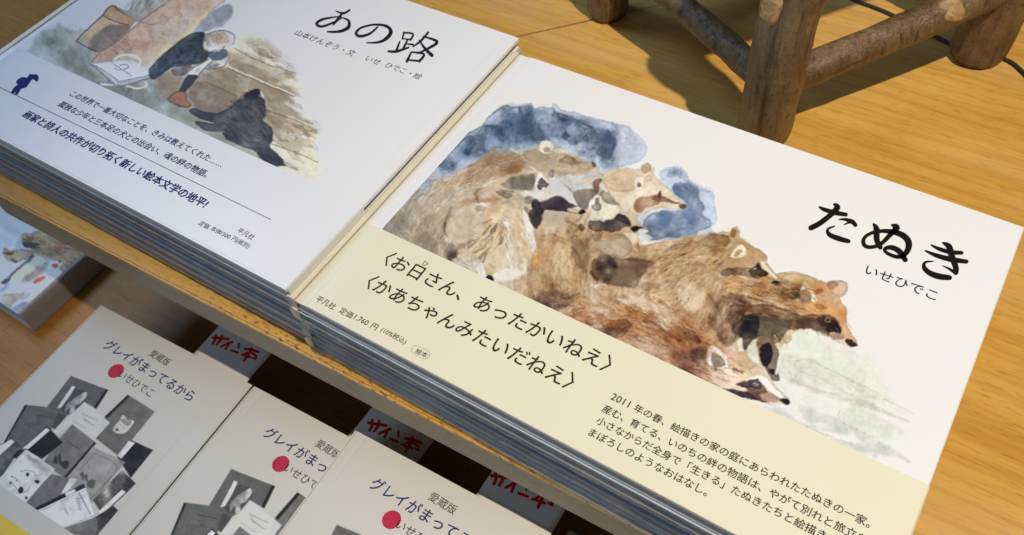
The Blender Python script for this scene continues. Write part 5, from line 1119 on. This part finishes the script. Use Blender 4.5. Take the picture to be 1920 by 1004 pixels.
def under(src, label, dx, da):
    c = thing('small_book', label, 'book', (src.location.x + dx, src.location.y + .001, ZS), src.rotation_euler[2] + da, 'small white books on the shelf')
    for ch in [q for q in bpy.data.objects if q.parent == src and q.name.split('.')[0] in ('page_block', 'back_cover', 'front_cover', 'spine')]:
        d = ch.copy(); COL.objects.link(d); d.parent = c
    return c
under(sb, 'small book lying under the leftmost white small book', .0012, .006)
under(b2, 'small book lying under the partly covered white small book', -.0004, 0)
under(b4, 'small book lying under the white small book showing only one corner', .0005, 0)

# ---- paper slips tucked in the small books
FR['K'] = (340, 570, 5.286)
def slip(ox, oy, z, label, mark, tilt=0.):
    w, h = .0492, .046; nx, ny = 12, 10; v = []
    for j in range(ny + 1):
        for i in range(nx + 1):
            x, y = w * i / nx, -.012 + h * j / ny
            v.append((x, y, .0005 * math.sin(i / nx * 3) + .0012 * max(y, 0) / .034))
    n = len(v); v += [(x, y, zz - .00015) for x, y, zz in v]
    f = [(j * (nx + 1) + i, j * (nx + 1) + i + 1, (j + 1) * (nx + 1) + i + 1, (j + 1) * (nx + 1) + i) for j in range(ny) for i in range(nx)]
    f += [tuple(q + n for q in p)[::-1] for p in f]
    rim = [i for i in range(nx + 1)] + [(j + 1) * (nx + 1) + nx for j in range(ny)] + [ny * (nx + 1) + nx - 1 - i for i in range(nx)] + [(ny - 1 - j) * (nx + 1) for j in range(ny - 1)]
    f += [(rim[(i + 1) % len(rim)], rim[i], rim[i] + n, rim[(i + 1) % len(rim)] + n) for i in range(len(rim))]
    o = mesh('paper_slip', v, f, M_slip, None, True); o.location = (ox, oy, z); o.rotation_euler = (0, 0, tilt)
    tag(o, label, 'paper slip', 'hand lettered slips in the small books')
    k = Ink(-.103); base = on(368, 659, -.103)
    r = random.Random(label)
    for p_, w_ in (('312,340 385,348 468,358', (12, 11, 12)), ('348,318 340,365 314,404', (11, 11, 10)), ('406,322 388,370 350,412', (10, 11, 9)), ('508,386 460,404 398,430', (11, 11, 9)), ('474,404 458,430 438,460', (10, 10, 9)), ('574,404 568,446', (9, 8)), ('500,468 562,490', (11, 11)),
                   ('632,456 700,466 768,486', (11, 12, 11)), ('702,450 670,510 626,570', (11, 11, 10)), ('655,490 628,505 596,512', (9, 9, 8)), ('686,486 742,520 736,552 712,538', (9, 11, 10, 7)), ('622,520 690,540', (9, 9))):
        q = pts_of('K', p_) + np.array([[r.uniform(-.8, .8), r.uniform(-.5, .5)]])
        k.stroke(q, np.array(w_) / 5.286 * 1.15)
    t0 = on(399, 634.3, -.103) - base; t1 = on(*mark, z) - np.array([ox, oy, z]); sh = t1 - t0; sh[2] = 0
    P = np.array(k.v) - np.array([base[0], base[1], -.103]) + sh; P[:, 2] += .0016 + .0012 * np.maximum(P[:, 1], 0) / .034 - .00115
    P[:, 2] = .0005 * np.sin(np.clip(P[:, 0] / w, 0, 1) * 3) + .0012 * np.maximum(P[:, 1], 0) / .034 + .00012 + (np.array(k.v)[:, 2] - k.z)
    k.v = [tuple(p) for p in P]; k.done('red_lettering', M_redm, o)
    return o
slip(-.1402, -.0076, ZB - .0026, 'white slip with red lettering tucked into the leftmost small book', (399, 634.3))
slip(-.0045, .0045, ZB - .0026, 'white slip with red lettering in bluish shade, behind the raised small book', (691, 793), tilt=-.04)
slip(.0960, -.0003, ZB + ST - .0026, 'white slip with red lettering cut off by the table edge, rightmost of the slips', (922, 893))

# ---------------------------------------------------------------- picture book half under the table top at the left
vb = thing('picture_book', 'picture book with blurry animal painting and grey spine, half under the table top', 'book', (-.3034, -.0478, ZS))
wv, hv, tv = .20, .27, .023
arc = [(.0036 * math.sin(a), tv - .0085 * (1 - math.cos(a))) for a in np.linspace(0, math.pi / 2, 8)]
prism('spine', [(-.0001, tv - .0003)] + arc[1:] + [(.0036, .002), (.003, 0), (-.0001, 0)], 0, hv, flat('grey_spine_cloth', (.36, .345, .33), .5), vb)
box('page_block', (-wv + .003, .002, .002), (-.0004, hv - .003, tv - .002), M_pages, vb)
box('front_cover', (-wv, 0, tv - .002), (-.0002, hv, tv), M_paper, vb, .0006); box('back_cover', (-wv, 0, 0), (-.0002, hv, .002), M_paper, vb, .0006)
sheet('cover_picture', village_art(), ZS + tv + .0001, ((-.3034 - .085, -.0474), (-.3040, .045)), .0005, vb, (-.3034, -.0478, ZS), None, .80)

# ---------------------------------------------------------------- log stool
stool = thing('log_stool', 'rustic brown log stool with painted bark standing behind the raccoon dog books', 'stool', (.1225, .365, 0))
SO = np.array([.1225, .365, 0])
def log(name, a, b, r0, r1, mat, parent, seed=0, rough=.0019, n=40, m=48, cap=True):
    a = np.array(a, float); b = np.array(b, float); d = b - a; L = np.linalg.norm(d); d /= L
    u = np.cross(d, [0, 0, 1]); u = u / np.linalg.norm(u) if np.linalg.norm(u) > 1e-3 else np.array([1., 0, 0]); w = np.cross(d, u)
    r = np.random.default_rng(seed); g = fnoise(n + 1, m, 9, r, 4) - .5; g2 = fnoise(n + 1, m, 3, r, 2) - .5
    bl = np.linspace(0, 1, m)[None, :]; g = g * (1 - bl ** 6) + np.roll(g, 1, 1)[:, :1] * bl ** 6; g2 = g2 * (1 - bl ** 6) + g2[:, :1] * bl ** 6
    ph = r.random(3) * 6; v = []
    for i in range(n + 1):
        t = i / n; ctr = a + d * L * t + u * .0012 * math.sin(3 * t + ph[0]) + w * .001 * math.sin(4 * t + ph[1]); R = r0 + (r1 - r0) * t
        if cap: R *= min(1, .88 + .12 * (min(t, 1 - t) * L / .004)) if min(t, 1 - t) * L < .004 else 1
        for j in range(m):
            th = j / m * 2 * math.pi; q = R + rough * 2.4 * g[i, j] + rough * 1.1 * g2[i, j]
            v.append(ctr + u * q * math.cos(th) + w * q * math.sin(th) - SO)
    f = [(i * m + j, i * m + (j + 1) % m, (i + 1) * m + (j + 1) % m, (i + 1) * m + j) for i in range(n) for j in range(m)]
    f += [tuple(range(m))[::-1], tuple(range(n * m, n * m + m))]
    o = mesh(name, v, f, mat, parent, True); return o
F_ = (.148, .262, 0); R_ = (.2412, .3998, 0); L_ = (.0012, .3315, 0); K_ = (.094, .470, 0)
ZT = .205
tops = {'F': (.1475, .2640, ZT), 'R': (.2480, .4050, ZT), 'L': (.004, .334, ZT), 'K': (.096, .466, ZT)}
lf = log('leg', F_, tops['F'], .0158, .0180, M_bark, stool, 1); lr = log('leg', R_, tops['R'], .0178, .0172, M_bark, stool, 2); ll = log('leg', L_, tops['L'], .0150, .0155, M_bark, stool, 3); lk = log('leg', K_, tops['K'], .016, .016, M_bark, stool, 4)
s1 = log('stretcher', (.148, .264, .0440), (.2440, .4020, .0560), .0100, .0104, M_bark, stool, 5, .001); s2 = log('stretcher', (.0022, .3322, .055), (.147, .263, .043), .0088, .0084, M_bark, stool, 6, .0014)
log('stretcher', (.095, .468, .052), (.0025, .333, .060), .009, .009, M_bark, stool, 7); log('stretcher', (.244, .402, .062), (.095, .468, .055), .009, .009, M_bark, stool, 8)
def seat():
    ps = [np.array(tops[q][:2]) for q in 'FRKL']; c = sum(ps) / 4; out = []
    for i in range(4):
        a, b = ps[i], ps[(i + 1) % 4]
        for t in np.linspace(0, 1, 7)[:-1]: q = a + (b - a) * t; out.append(c + (q - c) * 1.06)
    n = len(out); v = [(x - SO[0], y - SO[1], ZT) for x, y in out] + [(x - SO[0], y - SO[1], ZT + .03) for x, y in out]
    return mesh('seat', v, [tuple(range(n))[::-1], tuple(range(n, 2 * n))] + [(i, (i + 1) % n, n + (i + 1) % n, n + i) for i in range(n)], M_cut, stool)
seat()
def knot(ctr, nrm, up, ra, rb, parent, seed):
    """pale flat cut where a branch was sawn off"""
    ctr = np.array(ctr); nrm = np.array(nrm) / np.linalg.norm(nrm); up = np.array(up, float); up = up - nrm * (up @ nrm); up /= np.linalg.norm(up); sd = np.cross(nrm, up)
    r = random.Random(seed); n = 28; v = [ctr + nrm * .0012 - SO]; rings = ((.5, .0011), (.85, .0004), (1, -.0012), (1.02, -.006))
    j_ = [1 + .14 * math.sin(2 * t + seed) + .08 * math.sin(5 * t) + r.uniform(-.03, .03) for t in np.linspace(0, 6.283, n + 1)[:-1]]
    for s, h in rings:
        for i in range(n): t = i / n * 2 * math.pi; v.append(ctr + (up * ra * math.sin(t) + sd * rb * math.cos(t)) * s * j_[i] + nrm * h - SO)
    f = [(0, 1 + i, 1 + (i + 1) % n) for i in range(n)] + [(1 + q * n + i, 1 + (q + 1) * n + i, 1 + (q + 1) * n + (i + 1) % n, 1 + q * n + (i + 1) % n) for q in range(len(rings) - 1) for i in range(n)]
    o = mesh('knot', v, f, M_cut, parent, True); return o
def toward(px, py, a, b, r):
    """surface point of the log a-b that is seen at (px, py), with its outward direction"""
    a = np.array(a, float); b = np.array(b, float); d = (b - a) / np.linalg.norm(b - a)
    e = RT @ np.array([px - 960, py - 502, FPX]); e /= np.linalg.norm(e); w0 = C0 - a
    eb = e @ d; t = ((w0 @ d) * eb - (w0 @ e)) / (1 - eb * eb); 
    for _ in range(60):
        p = C0 + e * t; q = p - a; q = q - d * (q @ d); g = np.linalg.norm(q) - r
        if g > 0: break
        t -= .0005
    return p, q / (np.linalg.norm(q) + 1e-9), d
p, n_, d_ = toward(1443, 4, F_, tops['F'], .0172); knot(p, n_ * .9 - RT[:, 2] * .3, d_, .0130, .0062, lf, 1)
p, n_, d_ = toward(1788, 16, (.148, .264, .0440), (.2440, .4020, .0560), .0102); knot(p, n_, d_, .0100, .0072, s1, 2)

# ---------------------------------------------------------------- cable on the table behind
def tube(name, pts, r, mat, z=.0022):
    P = smooth_loop(np.array(pts), 8, False); v = []; m = 8
    for i, p in enumerate(P):
        d = P[min(i + 1, len(P) - 1)] - P[max(i - 1, 0)]; d /= np.linalg.norm(d); nn = np.array([-d[1], d[0]])
        for j in range(m): t = j / m * 2 * math.pi; v.append((*(p + nn * r * math.cos(t)), z + r * math.sin(t)))
    f = [(i * m + j, i * m + (j + 1) % m, (i + 1) * m + (j + 1) % m, (i + 1) * m + j) for i in range(len(P) - 1) for j in range(m)]
    return mesh(name, v, f, mat, None, True)
cb = tube('strand', [on(*q, 0)[:2] for q in ((1560, -22), (1600, 3), (1655, 24), (1742, 66), (1790, 90), (1850, 104), (1900, 124), (1945, 172))], .0013, M_strand, .0014)  # thin dark tube along a curve on the table
tag(cb, 'thin dark cable curving across the table under the log stool', 'strand')
